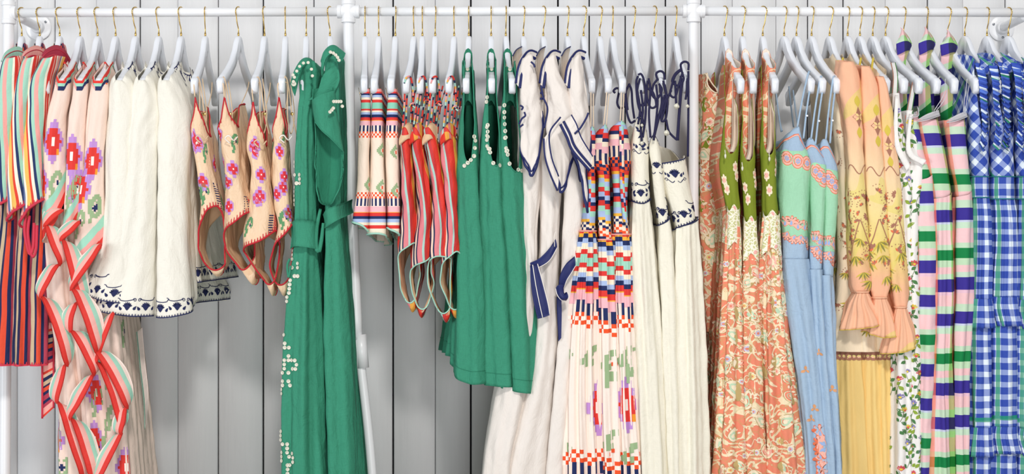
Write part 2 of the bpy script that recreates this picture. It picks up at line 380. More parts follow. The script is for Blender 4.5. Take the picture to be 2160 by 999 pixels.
# ------------------------------------------------------------------ setting
def wallpaint():
    n = N('painted_board'); oi = n.t.nodes.new('ShaderNodeObjectInfo')
    g = n.noise(1, n.vec(n.m('MULTIPLY', n.u, 90.), n.m('MULTIPLY', n.v, 5.)), 4, .6)
    big = n.noise(2.2, n.uv, 2)
    c = n.mix(n.m('MULTIPLY', oi.outputs['Random'], 1.0), 'E8E9EA', 'E0E1E3')
    c = n.mix(n.m('MULTIPLY', g, .30), c, 'CDCED0'); c = n.mix(n.m('MULTIPLY', big, .22), c, 'D9D3CE')
    kn = n.voro(3.1); c = n.mix(n.m('MULTIPLY', n.m('LESS_THAN', kn, .035), .25), c, 'A9A8A8')
    n.put(n.b.inputs['Base Color'], c); n.b.inputs['Roughness'].default_value = .45; n.b.inputs['Specular IOR Level'].default_value = .35
    bp = n.t.nodes.new('ShaderNodeBump'); bp.inputs['Strength'].default_value = .25; bp.inputs['Distance'].default_value = .003
    n.t.links.new(g, bp.inputs['Height']); n.t.links.new(bp.outputs[0], n.b.inputs['Normal']); return n.mt
WP = wallpaint(); YW = .26
wall = boxm('wall_back', (0, YW + .032, 1.25), (4.6, .02, 2.5), plain('15151A', .9, 0, name='dark_gap')); wall['kind'] = 'structure'
wall['label'] = 'white painted vertical board wall behind the clothes rack'
fl_n = N('floor_boards'); fg = fl_n.noise(1, fl_n.vec(fl_n.m('MULTIPLY', fl_n.u, 40.), fl_n.m('MULTIPLY', fl_n.v, 3.)), 3)
FLM = fl_n.done(fl_n.mix(fg, 'DAD5CE', 'C4BEB6'), .5, 0, 0)
flo = boxm('floor', (0, -1.7, -.02), (5.2, 4.6, .04), FLM); flo['kind'] = 'structure'
gaps = [-470, -380, -295, -215, -130, -45, 36, 115, 203, 295, 375, 460, 555, 662, 730, 829, 918, 993, 1075, 1177, 1243, 1319, 1404, 1479, 1545, 1637, 1704, 1779, 1868, 1957, 2031, 2121, 2205, 2290, 2380, 2460, 2550]
gw = {295: 3.2, 555: 3.2, 829: 3.2, 993: 3.5, 1075: 2.6, 1177: 3.5, 1243: 2.6, 1319: 2.4, 1404: 3.0, 1479: 2.2, 1704: 2.6, 1779: 2.8, 460: 2.2, 1957: 2.6, 662: 2.2, 115: 2.4, 2121: 2.4}
rg = random.Random(4)
for a, b in zip(gaps[:-1], gaps[1:]):
    xa = xof(a, YW) + gw.get(a, .9) * .0007; xb = xof(b, YW) - gw.get(b, .9) * .0007; t_ = rg.uniform(-.0012, .0012); z0, z1 = .0, 2.5
    e = .003; ys = [(xa, YW + .02), (xa, YW + e + t_), (xa + e, YW + t_), (xb - e, YW + t_), (xb, YW + e + t_), (xb, YW + .02)]
    V = [(x, y, z) for z in (z0, z1) for x, y in ys]; F = [[k, k+1, k+7, k+6] for k in range(5)] + [[5, 0, 6, 11], [5, 4, 3, 2, 1, 0], [6, 7, 8, 9, 10, 11]]
    o = mesh_obj('plank', V, F, WP, None, [(v[0], v[2] + a * .37) for v in V], wall, np.array(wall.location), smooth=False)

# ------------------------------------------------------------------ rack
WM = plain('EDEEF0', .32, 0, name='white_gloss_paint', slub=0, spec=.5)
rack = thing('clothes_rack', 'white painted pipe clothes rack fixed to the board wall', 'clothes rack', (0, 0, 0))
YR = 0.0; R0 = .0125
def rodz(px): return zof(np.interp(px, [18, 735, 1462, 2160], [27, 24.5, 23.5, 27]))
for a, b in ((18, 735), (735, 1462), (1462, 2290)):
    tube('rail', [(xof(a), 0, rodz(a)), (xof(b), 0, rodz(b))], R0, WM, rack, 20, 2)
def post(pts, r=.0145):
    tube('post', [at(p, q, YR) for p, q in pts], r, WM, rack, 22)
post([(18, -80), (18, 40), (14, 500), (10, 999), (8, 1370)], .0150)
post([(737, -80), (735, 30), (740, 350), (754, 715)], .0145); post([(754, 715), (765, 800), (785, 999), (808, 1370)], .0125)
tube('pipe_sleeve', [at(760, 705), at(766, 775)], .0165, WM, rack, 22, 2)
post([(1465, -80), (1463, 30), (1463, 500), (1462, 1370)], .0140)
post([(2290, -80), (2290, 40), (2292, 1370)], .0150)
for px in (18, 735, 1463, 2290):     # cross fittings with collars
    z = rodz(px); x = xof(px)
    lathe('pipe_fitting', [(.0165, -.031), (.0195, -.030), (.0195, -.020), (.0175, -.018), (.0175, .018), (.0195, .020), (.0195, .030), (.0165, .031)], (x, 0, z), (0, 0, 1), WM, rack)
    if px < 2200:
        lathe('fitting_arm', [(.014, -.031), (.0185, -.030), (.0185, -.021), (.0165, -.019), (.0165, .019), (.0185, .021), (.0185, .030), (.014, .031)] if px > 100 else
          [(.0165, 0), (.0165, .012), (.0185, .013), (.0185, .022), (.014, .023)], (x, 0, z), (1, 0, 0), WM, rack)
for fx, fy, sx, sy in ((82, 58, 40, 36), (2112, 60, 2163, 34)):
    c = np.array(at(fx, fy, YW - .001)); p = np.array(at(sx, sy, .0))
    # wall flange: disc with hub and screws
    fo = lathe('wall_flange', [(.037, 0), (.037, .004), (.034, .006), (.019, .007), (.018, .026), (.016, .028), (.0, .028)], c, (0, -1, 0), WM, rack, 40)
    for a in (35, 155, 275):
        s_ = c + np.array([math.cos(math.radians(a)) * .027, -.0072, math.sin(math.radians(a)) * .027])
        q = lathe('screw', [(.0035, 0), (.0035, .001), (.002, .002)], s_, (0, -1, 0), plain('8C9096', .35, 0, 1.0, name='steel', slub=0), fo, 10)
    tube('wall_arm', [c + np.array([0, -.012, 0]), c * .5 + p * .5, p], .0125, WM, rack, 18, 6)

# ------------------------------------------------------------------ hangers
BR = plain('D8B56A', .22, 0, 1.0, name='brass', slub=0); HW = plain('E9ECF2', .28, 0, name='white_hanger_lacquer', slub=0, spec=.5)
HANG = {}
HX = [(46, 20, -5), (84, 60, -5), (126, 96, -6), (169, 130, -4), (206, 168, -5), (244, 207, -3), (286, 252, -5), (335, 300, -4), (382, 350, -4),
      (433, 409, 0), (503, 463, -4), (558, 536, -2), (602, 594, 0), (646, 641, 2), (696, 699, -4),
      (770, 768, 0), (799, 789, 0), (834, 824, 2), (873, 856, 1), (891, 886, -1), (918, 912, 2), (958, 946, -1), (989, 983, -1), (1036, 1037, 0), (1067, 1081, 1),
      (1104, 1115, 3), (1146, 1165, 5), (1197, 1218, 3), (1231, 1249, 6), (1265, 1284, 5), (1292, 1314, 0), (1336, 1356, 4), (1380, 1398, 5), (1425, 1449, 2),
      (1528, 1564, 5), (1566, 1590, 5), (1609, 1636, 7), (1654, 1713, 4), (1680, 1737, 3), (1712, 1767, 3), (1750, 1806, 6), (1788, 1842, 2), (1814, 1872, 3),
      (1841, 1910, 2), (1868, 1942, 4), (1906, 1979, 0), (1954, 2016, 1), (1999, 2062, 5), (2035, 2118, 0), (2082, 2164, 2), (2127, 2212, 4)]
assert len(HX) == 51
def hanger(k, label, clips=False):
    nx, tp, hk = HX[k]; X0 = xof(nx); L = .2
    a = 0.0
    for _ in range(20):
        y = -L * math.cos(a); Xt = xof(tp, y); a = math.asin(max(-.95, min(.95, (Xt - X0) / L)))
    d = np.array([math.sin(a), -math.cos(a), 0]); nrm = np.array([math.cos(a), math.sin(a), 0]); HANG[k] = (X0, a, d)
    o = thing('clothes_hanger', label, 'hanger', (X0, 0, ZN), 'white hangers on the rail'); org = np.array([X0, 0, ZN])
    hb = [0, .008, .016, .026, .042, .075, .12, .165, .178, .181, .19, .2, .2015]; ht = [0, .001, .006, .018, .042, .072, .1, .122, .1275, .132, .133, .141, .148]
    bb = [0, .006, .012, .02, .032, .06, .1, .145, .165, .173, .185, .192, .2015]; bz = [.041, .043, .048, .056, .070, .094, .118, .142, .152, .156, .176-.001, .176, .168]
    V = []; F = []; prof = [(-x, z, x2, z2) for x, z, x2, z2 in zip(hb, ht, bb, bz)][::-1] + [(x, z, -x2, z2) for x, z, x2, z2 in zip(hb, ht, bb, bz)][1:]
    n = len(prof)
    for i, (x, z, x2, z2) in enumerate(prof):
        x2 = -x2 if x > 0 or x2 > 0 and x < 0 else x2
        x2 = abs(x2) * (1 if x > 0 else -1); q = abs(x) / .2; th = (.0068 + .0022 * q) * (.55 if abs(x) > .2 else 1)
        ed = .0028
        for (bx, bz_, tt) in ((x, -z, th - ed), (x * .997, -z - ed, th), (x2, -z2 + ed, th), (x2, -z2, th - ed)):
            V.append(org - 0 + d * bx + nrm * tt + np.array([0, 0, bz_]))
        for (bx, bz_, tt) in ((x2, -z2, -th + ed), (x2, -z2 + ed, -th), (x * .997, -z - ed, -th), (x, -z, -th + ed)):
            V.append(org + d * bx + nrm * tt + np.array([0, 0, bz_]))
    for i in range(n-1):
        for c in range(8): F.append([i*8+c, i*8+(c+1) % 8, (i+1)*8+(c+1) % 8, (i+1)*8+c])
    F.append(list(range(8))[::-1]); F.append([(n-1)*8+c for c in range(8)])
    b = mesh_obj('hanger_body', V, F, HW, None, [(v[0], v[2]) for v in V], o, org); b.data.set_sharp_from_angle(angle=math.radians(50))
    # brass hook swivelled in its socket
    zr = float(rodz(nx)) - ZN; ha = math.asin(max(-.9, min(.9, (hk * S if hk else 0) / .0155)))
    if abs(hk) < 2: ha = a
    e = np.array([math.sin(ha), -math.cos(ha), 0]); r = .0157; cz = zr + R0 + .0018 - r
    pts = [(0, -.004), (0, .006), (0, .016), (.002, .024), (.007, .034), (.0125, cz - .008)] + [(r * math.cos(t), cz + r * math.sin(t)) for t in np.radians([0, 30, 60, 90, 120, 150, 180, 205])]
    tube('hook', [org + e * p[0] + np.array([0, 0, p[1]]) for p in pts], .00155, BR, o, 8, 44)
    tube('hook_socket', [org + np.array([0, 0, -.002]), org + np.array([0, 0, .009])], .0027, BR, o, 10, 2)
    if clips:
        for sg in (1, -1):
            c = org + d * sg * .165 + np.array([0, 0, -.150])
            # bar clip: two brass jaws around the waistband and a wire holding them up
            tube('clip_wire', [c + np.array([0, 0, .012]), c + np.array([0, 0, -.020])], .0011, BR, o, 6, 2)
            for s2 in (1, -1):
                tp_ = c + nrm * s2 * .0145 + np.array([0, 0, -.008]); bt = c + nrm * s2 * .007 + np.array([0, 0, -.043]); hw_ = d * .006
                V = [tp_ - hw_, tp_ + hw_, bt + hw_ * 1.6, bt - hw_ * 1.6]; V += [v + nrm * s2 * .0012 for v in V]
                mesh_obj('clip', V, [[0,1,2,3],[7,6,5,4],[0,4,5,1],[1,5,6,2],[2,6,7,3],[3,7,4,0]], BR, None, [(v[0], v[2]) for v in V], o, org, smooth=False)
            tube('clip_spring', [c + nrm * .010 + np.array([0, 0, -.022]), c - nrm * .010 + np.array([0, 0, -.022])], .0024, BR, o, 8, 2)
    return o
HLAB = ['striped shirt at the far left end of the rail', 'second striped shirt, its collar pink topped', 'third striped shirt with a dark red inner collar',
 'leftmost peach kaftan with stepped flowers', 'middle peach kaftan with stepped flowers', 'peach kaftan beside the ivory blouses',
 'leftmost ivory blouse', 'middle ivory blouse', 'ivory blouse beside the peach swimsuits',
 'leftmost peach swimsuit', 'second peach swimsuit from the blouses', 'third peach swimsuit from the blouses', 'peach swimsuit beside the green dresses',
 'left green long dress, seen edge on', 'right green long dress beside the middle post',
 'leftmost clipped skirt beside the middle post', 'middle clipped skirt', 'clipped skirt beside the striped swimsuits',
 'leftmost striped swimsuit', 'second striped swimsuit from the clipped skirts', 'third striped swimsuit from the clipped skirts', 'striped swimsuit beside the green shifts',
 'leftmost green sleeveless shift', 'middle green sleeveless shift', 'green sleeveless shift beside the sailor dresses',
 'leftmost cream sailor dress', 'middle cream sailor dress', 'cream sailor dress beside the patchwork dresses',
 'leftmost patchwork striped dress', 'middle patchwork striped dress', 'patchwork striped dress beside the embroidered gowns',
 'leftmost ivory gown with navy cords', 'middle ivory gown with navy cords', 'ivory gown beside the right post',
 'leftmost green and coral paisley dress', 'middle green and coral paisley dress', 'coral paisley dress beside the blue strap dresses',
 'leftmost blue strap dress', 'middle blue strap dress', 'blue strap dress beside the peach gowns',
 'leftmost peach and yellow gown', 'middle peach and yellow gown', 'peach and yellow gown beside the white floral dresses',
 'left white floral dress', 'right white floral dress',
 'leftmost plaid halter dress', 'middle plaid halter dress', 'plaid halter dress beside the gingham dresses',
 'leftmost blue gingham dress', 'middle blue gingham dress', 'blue gingham dress at the far right edge']
for k in range(51): hanger(k, 'white hanger holding the ' + HLAB[k], clips=k in (15, 16, 17))
# ------------------------------------------------------------------ cloth materials
def stripes(name, seq, per, slant=0.0, wob=.004, rough=.8, axis='u', slub=.04, crumple=.4, shiftcell=None, vary=False):
    n = N(name); a, b = (n.u, n.v) if axis == 'u' else (n.v, n.u)
    if vary: oi = n.t.nodes.new('ShaderNodeObjectInfo'); a = n.m('ADD', a, n.m('MULTIPLY', oi.outputs['Random'], .5))
    if shiftcell:
        cell = n.m('FLOOR', n.m('ADD', n.m('DIVIDE', b, shiftcell), .5)); h = n.m('FRACT', n.m('MULTIPLY', n.m('SINE', n.m('MULTIPLY', cell, 12.9898)), 43758.5))
        a = n.m('ADD', a, n.m('MULTIPLY', h, .014))
    w_ = n.m('MULTIPLY', n.m('SUBTRACT', n.noise(5, n.uv, 2), .5), wob * 4)
    f = n.m('FRACT', n.m('ADD', n.m('DIVIDE', n.m('ADD', a, w_), per), n.m('MULTIPLY', b, slant))); return n.done(n.widths(f, seq), rough, slub, crumple)
M_SHIRT = stripes('striped_shirt_cloth', [('B8364A', 5), ('1F2A55', 3), ('B8364A', 3), ('EFA79B', 4), ('DE4433', 2.5), ('F3E3C9', 4), ('1F2A55', 2), ('EDB95C', 4), ('DE4433', 2), ('A6D3BC', 5), ('F3E3C9', 3), ('62719A', 2), ('F0A79E', 4), ('C83A3C', 3)], .15, .0, .003)
M_SLEEVE = stripes('striped_sleeve_cloth', [('A6D6C0', 4.5), ('F5ECD8', 2), ('D93D33', 3.4), ('EFA79B', 2), ('D93D33', 2), ('F5ECD8', 2), ('EFA79B', 5), ('62719A', 2), ('F5ECD8', 2), ('EDBD62', 4.5), ('DE4433', 2), ('F5ECD8', 2.5), ('2A3A66', 2.4), ('A6D6C0', 3), ('F0A79E', 4)], .125, .9, .004)
M_TAIL = stripes('striped_tail_cloth', [('E05036', 4), ('1F2A55', 3.2), ('B04055', 5), ('1F2A55', 3.2), ('B04055', 3.4), ('F0A9A0', 6), ('DE4433', 2.5), ('D9B59B', 3), ('1F2A4F', 3.6), ('C9B08F', 4), ('2B2B50', 2)], .11, .0, .002)
M_SWIMSTR = stripes('striped_swim_cloth', [('DD3A2E', 8), ('E9A347', 6), ('DE7F86', 3), ('E9A94B', 5), ('D8372E', 7), ('A83445', 5), ('F0D3BC', 2.4), ('1F2A4F', 2.4), ('F0D3BC', 2.4), ('1F2A4F', 1.8), ('DE7F86', 5), ('A8CFC4', 2), ('C73A3C', 3)], .135, .35, .006, .5, slub=0, crumple=.5)
def solid(name, a, b=None, rough=.85, slub=.05, crumple=.35, big=.3, spec=.25, cs=26.0):
    n = N(name); c = n.mix(n.m('MULTIPLY', n.noise(6, n.uv, 3), big), a, b or a); return n.done(c, rough, slub, crumple, spec, cs=cs)
M_PEACH = solid('peach_voile', 'F3DCCE', 'EDCBBC', .75, .02, .3)
M_SUIT = solid('peach_satin_swim_cloth', 'ECCBA8', 'E5BD97', .42, 0, .55, .3, .5, 34)
M_SUITIN = plain('E3BE98', .6, .2, name='swim_lining')
M_IVORY = solid('ivory_linen', 'EDE9DE', 'E4DFCE', .9, .05, .4)
M_IVORY2 = solid('ivory_muslin', 'EEE9D9', 'E6DEC6', .9, .05, .45)
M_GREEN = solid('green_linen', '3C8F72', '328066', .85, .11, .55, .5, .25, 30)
M_GREEN_D = solid('green_linen_inner_shade', '2F7F63', '2A7358', .9, .09, .4, .4)  # same linen as outside, with the shade of the inside put into its colour
M_CREAM = solid('cream_silk', 'E9E1DA', 'E2D6CA', .55, .01, .45, .4, .4, 22)
M_CREAM_IN = solid('cream_silk_inside', 'DDCFC0', 'D6C6B6', .7, .01, .3)
M_SAGEY = plain('EFE0D0', .8, .2, name='nude_lining')
NAVY = plain('1E2552', .7, 0, name='navy_thread'); NAVY2 = plain('20285F', .5, .1, name='navy_satin')
CRIM = plain('CE3A4E', .75, .2, name='crimson_braid'); REDT = plain('C22A35', .75, 0, name='red_thread')
RED = plain('E03A33', .75, 0, name='red_print'); PURP = plain('C08FD2', .75, 0, name='lilac_print'); ORNG = plain('F2992E', .75, 0, name='orange_print')
WHT = plain('FAF3EA', .75, 0, name='white_print'); SAGE = plain('9AB387', .75, 0, name='sage_print'); SAGED = plain('5F9465', .75, 0, name='leaf_green_print')
NAVP = plain('202C5A', .75, 0, name='navy_print'); MINT = plain('9FD4BC', .75, 0, name='mint_print'); PINK = plain('F0A49C', .75, 0, name='pink_print'); OR2 = plain('EE5529', .75, 0, name='vermilion_print')
MINTB = plain('A5D5C2', .7, 0, name='mint_binding')
BTN = plain('DCD8C6', .25, 0, name='shell_button', spec=.7); BTN2 = plain('8F8C7C', .3, 0, name='button_hole')
M_RUF = stripes('ruffle_bands', [('F8E2D8', 22), ('A9D5C0', 9), ('F0B0A6', 9), ('E03C33', 11)], .051, 0, 0, .6, 'v', .01, .25)
PAT_F = ["....P....", "...PPP...", "...PPP...", "..PRRRP..", ".PPRRRPP.", ".PRRRRRP.", "PPRRWRRPP", "PRRRWRRRP", "PPRRWRRPP", ".PRRRRRP.", ".PPRRROP.", "..PRRRO..", "...PPP...", "...PPP...", "....P...."]
PAT_F2 = ["...PPP...", "...PPP...", ".PPRRRPP.", "PPPRRRPPP", "PRRRRRRRP", "PRRRWRRRP", "PRRRRRRRP", "PPPRRRPPP", ".PPRRROP.", "...PPP...", "...PPP..."]
PAT_H = ["...GGG.", "..GGGGG", ".GGG.GG", ".GG..GG", "GGG.N.G", "GG..NGG", "GG...G.", "GGG....", ".GG....", ".GG....", "GG.....", "GG....."]
PAT_H2 = ["GG...GG", "GGG.GGG", "GG...GG", "GG.N.GG", "GGNNNGG", "GG.N.GG", "GGG.GGG", ".GGGGG.", "..GGG.."]
PCOL = {'P': PURP, 'R': RED, 'W': WHT, 'O': ORNG, 'G': SAGE, 'N': NAVP}
PCOLS = dict(PCOL, G=SAGED, R=plain('D8323E', .6, 0, name='swim_red_print'))
def flower_poly(r, n=5, a0=30, a1=150, base=.35):
    """fan of scalloped petals"""
    P = []
    for k in range(n):
        c = math.radians(a0 + (a1-a0) * (k+.5) / n); h = math.radians((a1-a0) / n / 2)
        P += [(r*.62*math.cos(c-h), r*.62*math.sin(c-h)), (r*.95*math.cos(c-h*.6), r*.95*math.sin(c-h*.6)), (r*1.05*math.cos(c), r*1.05*math.sin(c)), (r*.95*math.cos(c+h*.6), r*.95*math.sin(c+h*.6))]
    P += [(r*.62*math.cos(math.radians(a1)), r*.62*math.sin(math.radians(a1))), (-r*.3, -r*.3), (0, -r*.55), (r*.3, -r*.3)]
    return P
def rot(P, deg, sx=1, sy=1):
    c, s_ = math.cos(math.radians(deg)), math.sin(math.radians(deg)); return [(x*sx*c - y*sy*s_, x*sx*s_ + y*sy*c) for x, y in P]
def drop(l, w_): return [(0, l*.5), (w_*.35, l*.1), (w_*.5, -l*.2), (w_*.3, -l*.45), (0, -l*.5), (-w_*.3, -l*.45), (-w_*.5, -l*.2), (-w_*.35, l*.1)]
def scroll(r, turns=1.6, sgn=1, stem=.02):
    P = [(sgn * (r * (1 - q*.8)) * math.cos(q * turns * 6.283) - 0, (r * (1 - q*.8)) * math.sin(q * turns * 6.283)) for q in np.linspace(1, 0, 22)]
    return P
def embroider(sh, u0, u1, h0, step=.038, mat=None, size=.0095, which='hem', stroke=True, teeth=True, th=.006):
    """navy embroidered border on a sheet, measured from its edge: u range in metres"""
    mat = mat or NAVY; e = sh.edge_pts(which); us = np.array([a[0] for a in e]); zs = np.array([a[1] for a in e]); js = np.array([a[2] for a in e]); sg = 1 if which == 'hem' else -1
    q = u0; k = 0; F5 = flower_poly(1, 7, 12, 168)
    while q < u1:
        z = float(np.interp(q, us, zs)); i = int(np.interp(q, us, js))
        sh.poly([(x*size, y*size*1.15 + sg*h0) for x, y in F5], mat, q, z, i)
        for dx, an in ((-1.5*size, 35), (1.5*size, -35)):
            sh.poly([(x+dx, y + sg*(h0 - .001)) for x, y in rot(drop(size, size*.6), an)], mat, q, z, i)
        if stroke and k % 2 == 0:
            for s2 in (-1, 1):
                sh.stroke([(s2*.003 + s2*x*.9 + s2*.003, y + sg*(h0+1.55*size)) for x, y in scroll(.005, 1.3, 1)], [.0009, .0022], mat, q + step*.5, z, i)
                sh.stroke([(s2*(.0075 + p*step*.92), sg*(h0+1.7*size) + .004*math.sin(p*3.1)*-1 + (.004 if p > .9 else 0)) for p in np.linspace(0, 1, 12)], .0021, mat, q + step*.5, z, i)
        q += step; k += 1
    if teeth:
        t = sh.t; ok = (sh.U[-1 if which == 'hem' else 0] >= u0 - .02) & (sh.U[-1 if which == 'hem' else 0] <= u1 + .02); ta, tb = t[ok][0], t[ok][-1]
        sh.teeth(ta, tb, .0072, th, mat, which, .001, .42); sh.band(ta, tb, 0, .0028, mat, which)
def fdx(k, hd): return -2 * hd * math.tan(HANG[k][1])
def garment(name, label, cat, group, k, z=None):
    return thing(name, label, cat, (HANG[k][0], 0, (ZN - .15) if z is None else z), group)
button_mesh = {}
def button(parent, p, nrm, r=.0058):
    """thin shell button: a rimmed disc with two holes, sewn flat on the cloth"""
    if 'm' not in button_mesh:
        V = []; F = []; MI = []; seg = 14
        for rr, z in ((.95, 0), (1, .12), (.96, .24), (.72, .2), (.66, .13), (.0, .12)):
            if rr == 0: V.append((0, 0, z)); continue
            for a in range(seg): V.append((rr*math.cos(6.2832*a/seg), rr*math.sin(6.2832*a/seg), z))
        for i in range(4):
            for a in range(seg): F.append([i*seg+a, i*seg+(a+1) % seg, (i+1)*seg+(a+1) % seg, (i+1)*seg+a]); MI.append(0)
        for a in range(seg): F.append([4*seg+a, 4*seg+(a+1) % seg, 5*seg]); MI.append(0)
        for sx in (-.22, .22):
            b = len(V); V += [(sx + .09*math.cos(6.2832*a/6), .09*math.sin(6.2832*a/6), .15) for a in range(6)]; F.append(list(range(b, b+6))); MI.append(1)
        o = mesh_obj('button', V, F, [BTN, BTN2], MI, [(v[0], v[1]) for v in V]); button_mesh['m'] = o.data; bpy.data.objects.remove(o)
    o = bpy.data.objects.new('button', button_mesh['m']); COL.objects.link(o); o.parent = parent
    base = rootof(parent); o.location = Vector(np.array(p) - base); o.scale = (r, r, r)
    o.rotation_euler = Vector(nrm).to_track_quat('Z', 'Y').to_euler(); return o
def buttons_on(sh, parent, pts, r=.0058):
    for px, py in pts:
        u, z, i = sh.loc(px, py); p = sh.pt(u, z, i, .0012); p2 = sh.pt(u, z, i, .02); button(parent, p, p2 - p, r * random.uniform(.93, 1.05))
random.seed(3)
def zones(name, zs, base='F8E2D4', px=.00124, steps=.0, rough=.75, slub=.02, crumple=.3, plaid=None):
    """bands down the cloth; zs = (height in px, colour) or (height, ('bars'|'check', c1, c2, width))"""
    n = N(name); v = n.m('MULTIPLY', n.v, -1.0)
    if steps:
        cell = n.m('FLOOR', n.m('DIVIDE', n.u, steps)); h = n.m('FRACT', n.m('ABSOLUTE', n.m('MULTIPLY', n.m('SINE', n.m('MULTIPLY', cell, 12.9898)), 43758.5)))
        v = n.m('ADD', v, n.m('MULTIPLY', h, .011))
    tot = sum(z[0] for z in zs); col = None; st = []; p = 0; sp = []
    for hgt, c in zs:
        if isinstance(c, tuple): sp.append((p, p + hgt, c)); st.append((p, c[2]))
        else: st.append((p, c))
        p += hgt
    def part(chunk, a, b):
        return n.ramp(n.m('DIVIDE', n.m('SUBTRACT', v, a * px), (b - a) * px), [((q - a) / (b - a), c) for q, c in chunk])
    k = 0; bounds = [s_[0] for s_ in st] + [tot]
    while k < len(st):
        e = min(k + 28, len(st)); cc = part(st[k:e], bounds[k], bounds[e]); 
        col = cc if col is None else n.mix(n.m('GREATER_THAN', v, bounds[k] * px), col, cc); k = e
    for a, b, (kind, c1, c2, wd) in sp:
        mk = n.m('MULTIPLY', n.m('GREATER_THAN', v, a * px), n.m('LESS_THAN', v, b * px))
        fu = n.m('GREATER_THAN', n.m('FRACT', n.m('DIVIDE', n.u, wd * 2)), .5)
        if kind == 'check':
            fv = n.m('GREATER_THAN', n.m('FRACT', n.m('DIVIDE', n.m('SUBTRACT', v, a * px), (b - a) * px * (2/3 if (b-a) > 8 else 1))), .5)
            fu = n.m('ABSOLUTE', n.m('SUBTRACT', fu, fv))
        col = n.mix(n.m('MULTIPLY', mk, fu), col, c1)
    return n.done(col, rough, slub, crumple)
CR, BL_, NV, RD, YL, PK, MT = 'F5E6CF', 'A9BCE0', '1F2C5C', 'DE3A35', 'F2B23C', 'F3B9C0', 'A3D6C0'
M_SKIRT = zones('border_print_cotton', [(5, 'F09A92'), (4, RD), (4, NV), (5, BL_), (4, CR), (6, RD), (13, '8CCDB4'), (4, RD), (4, CR), (5, BL_), (5, NV), (6, RD), (2, YL), (10, PK), (13, ('bars', NV, 'F8E2D4', .0055)), (13, ('check', 'EE5529', 'F8E6D8', .0055)), (115, 'F6E2CF'),
    (13, ('check', 'EE5529', 'F8E6D8', .0055)), (16, ('bars', NV, 'F8E2D4', .0055)), (12, PK), (2, YL), (7, RD), (6, NV), (7, BL_), (6, CR), (7, RD), (14, CR)])
PW = [(7, YL), (11, NV), (11, BL_), (12, CR), (10, RD), (18, MT), (10, RD), (10, CR), (12, BL_), (9, NV), (12, RD), (4, YL)]
M_PATCH = zones('patchwork_skirt_cloth', [(4, RD)] + PW + [(22, PK), (26, ('bars', NV, 'F8E2D4', .010)), (27, ('check', 'EE5529', 'FBEFE2', .0105)), (262, 'F9E8DC'), (27, ('check', 'EE5529', 'FBEFE2', .0105)), (26, ('bars', NV, 'F8E2D4', .010)), (20, PK), (8, RD), (8, NV), (100, MT)], steps=.034, crumple=.25)
M_PATCHB = zones('patchwork_bodice_cloth', [(6, MT), (6, BL_), (8, RD), (5, NV), (7, CR), (10, PK), (16, ('bars', NV, 'F5E0C8', .008)), (14, ('check', 'EE5529', NV, .009)), (6, RD), (5, YL), (7, BL_), (6, MT), (7, RD), (7, BL_), (5, NV), (8, RD), (8, MT), (9, BL_), (4, YL), (12, ('check', NV, 'F5E0C8', .009)), (12, ('check', 'EE5529', 'F5E0C8', .009)), (9, NV), (8, BL_), (7, MT), (9, RD), (7, BL_), (6, YL), (10, PK), (7, RD), (12, ('check', 'EE5529', CR, .009)), (10, NV), (40, PK)], steps=.05, px=.0018)
# leaves, flowers, paisleys scattered over printed cloth
def scallop(r, n=7, d=.22): return [(r*(1 + d*abs(math.sin(n*a/2)) - d)*math.cos(a), r*(1 + d*abs(math.sin(n*a/2)) - d)*math.sin(a)) for a in np.linspace(0, 2*math.pi, n*6, endpoint=False)]
def paisley(r): return [(r*math.cos(a) * (1 - .35*max(0, math.sin(a))), r*1.0*math.sin(a) * (1.55 if math.sin(a) > 0 else .85) + r*.25*math.sin(a)*math.cos(a)) for a in np.linspace(0, 2*math.pi, 22, endpoint=False)]
def leaf(l, w_): return [(w_*math.sin(math.pi*q)*.5, l*(q-.5)) for q in np.linspace(0, 1, 7)] + [(-w_*math.sin(math.pi*q)*.5, l*(q-.5)) for q in np.linspace(1, 0, 7)][1:-1]
def scatter(sh, n, y0, y1, fn, seed=1, tmax=.75, sep=.02):
    r = random.Random(seed); t = sh.t; done = []; tries = 0
    z1, z0 = zof(y0, sh.yn), zof(y1, sh.yn)
    while len(done) < n and tries < n * 12:
        tries += 1; tt = r.uniform(-tmax, tmax); i = int(np.argmin(np.abs(t - tt))); z = r.uniform(z0, z1)
        if not (sh.Z[-1, i] + .01 < z < sh.Z[0, i] - .01): continue
        j = int((sh.Z[0, i] - z) / (sh.Z[0, i] - sh.Z[-1, i]) * sh.nv); u = sh.U[min(j, sh.nv), i]
        if any((u-a)**2 + (z-b)**2 < sep*sep for a, b in done): continue
        done.append((u, z)); fn(sh, u, z, i, r)
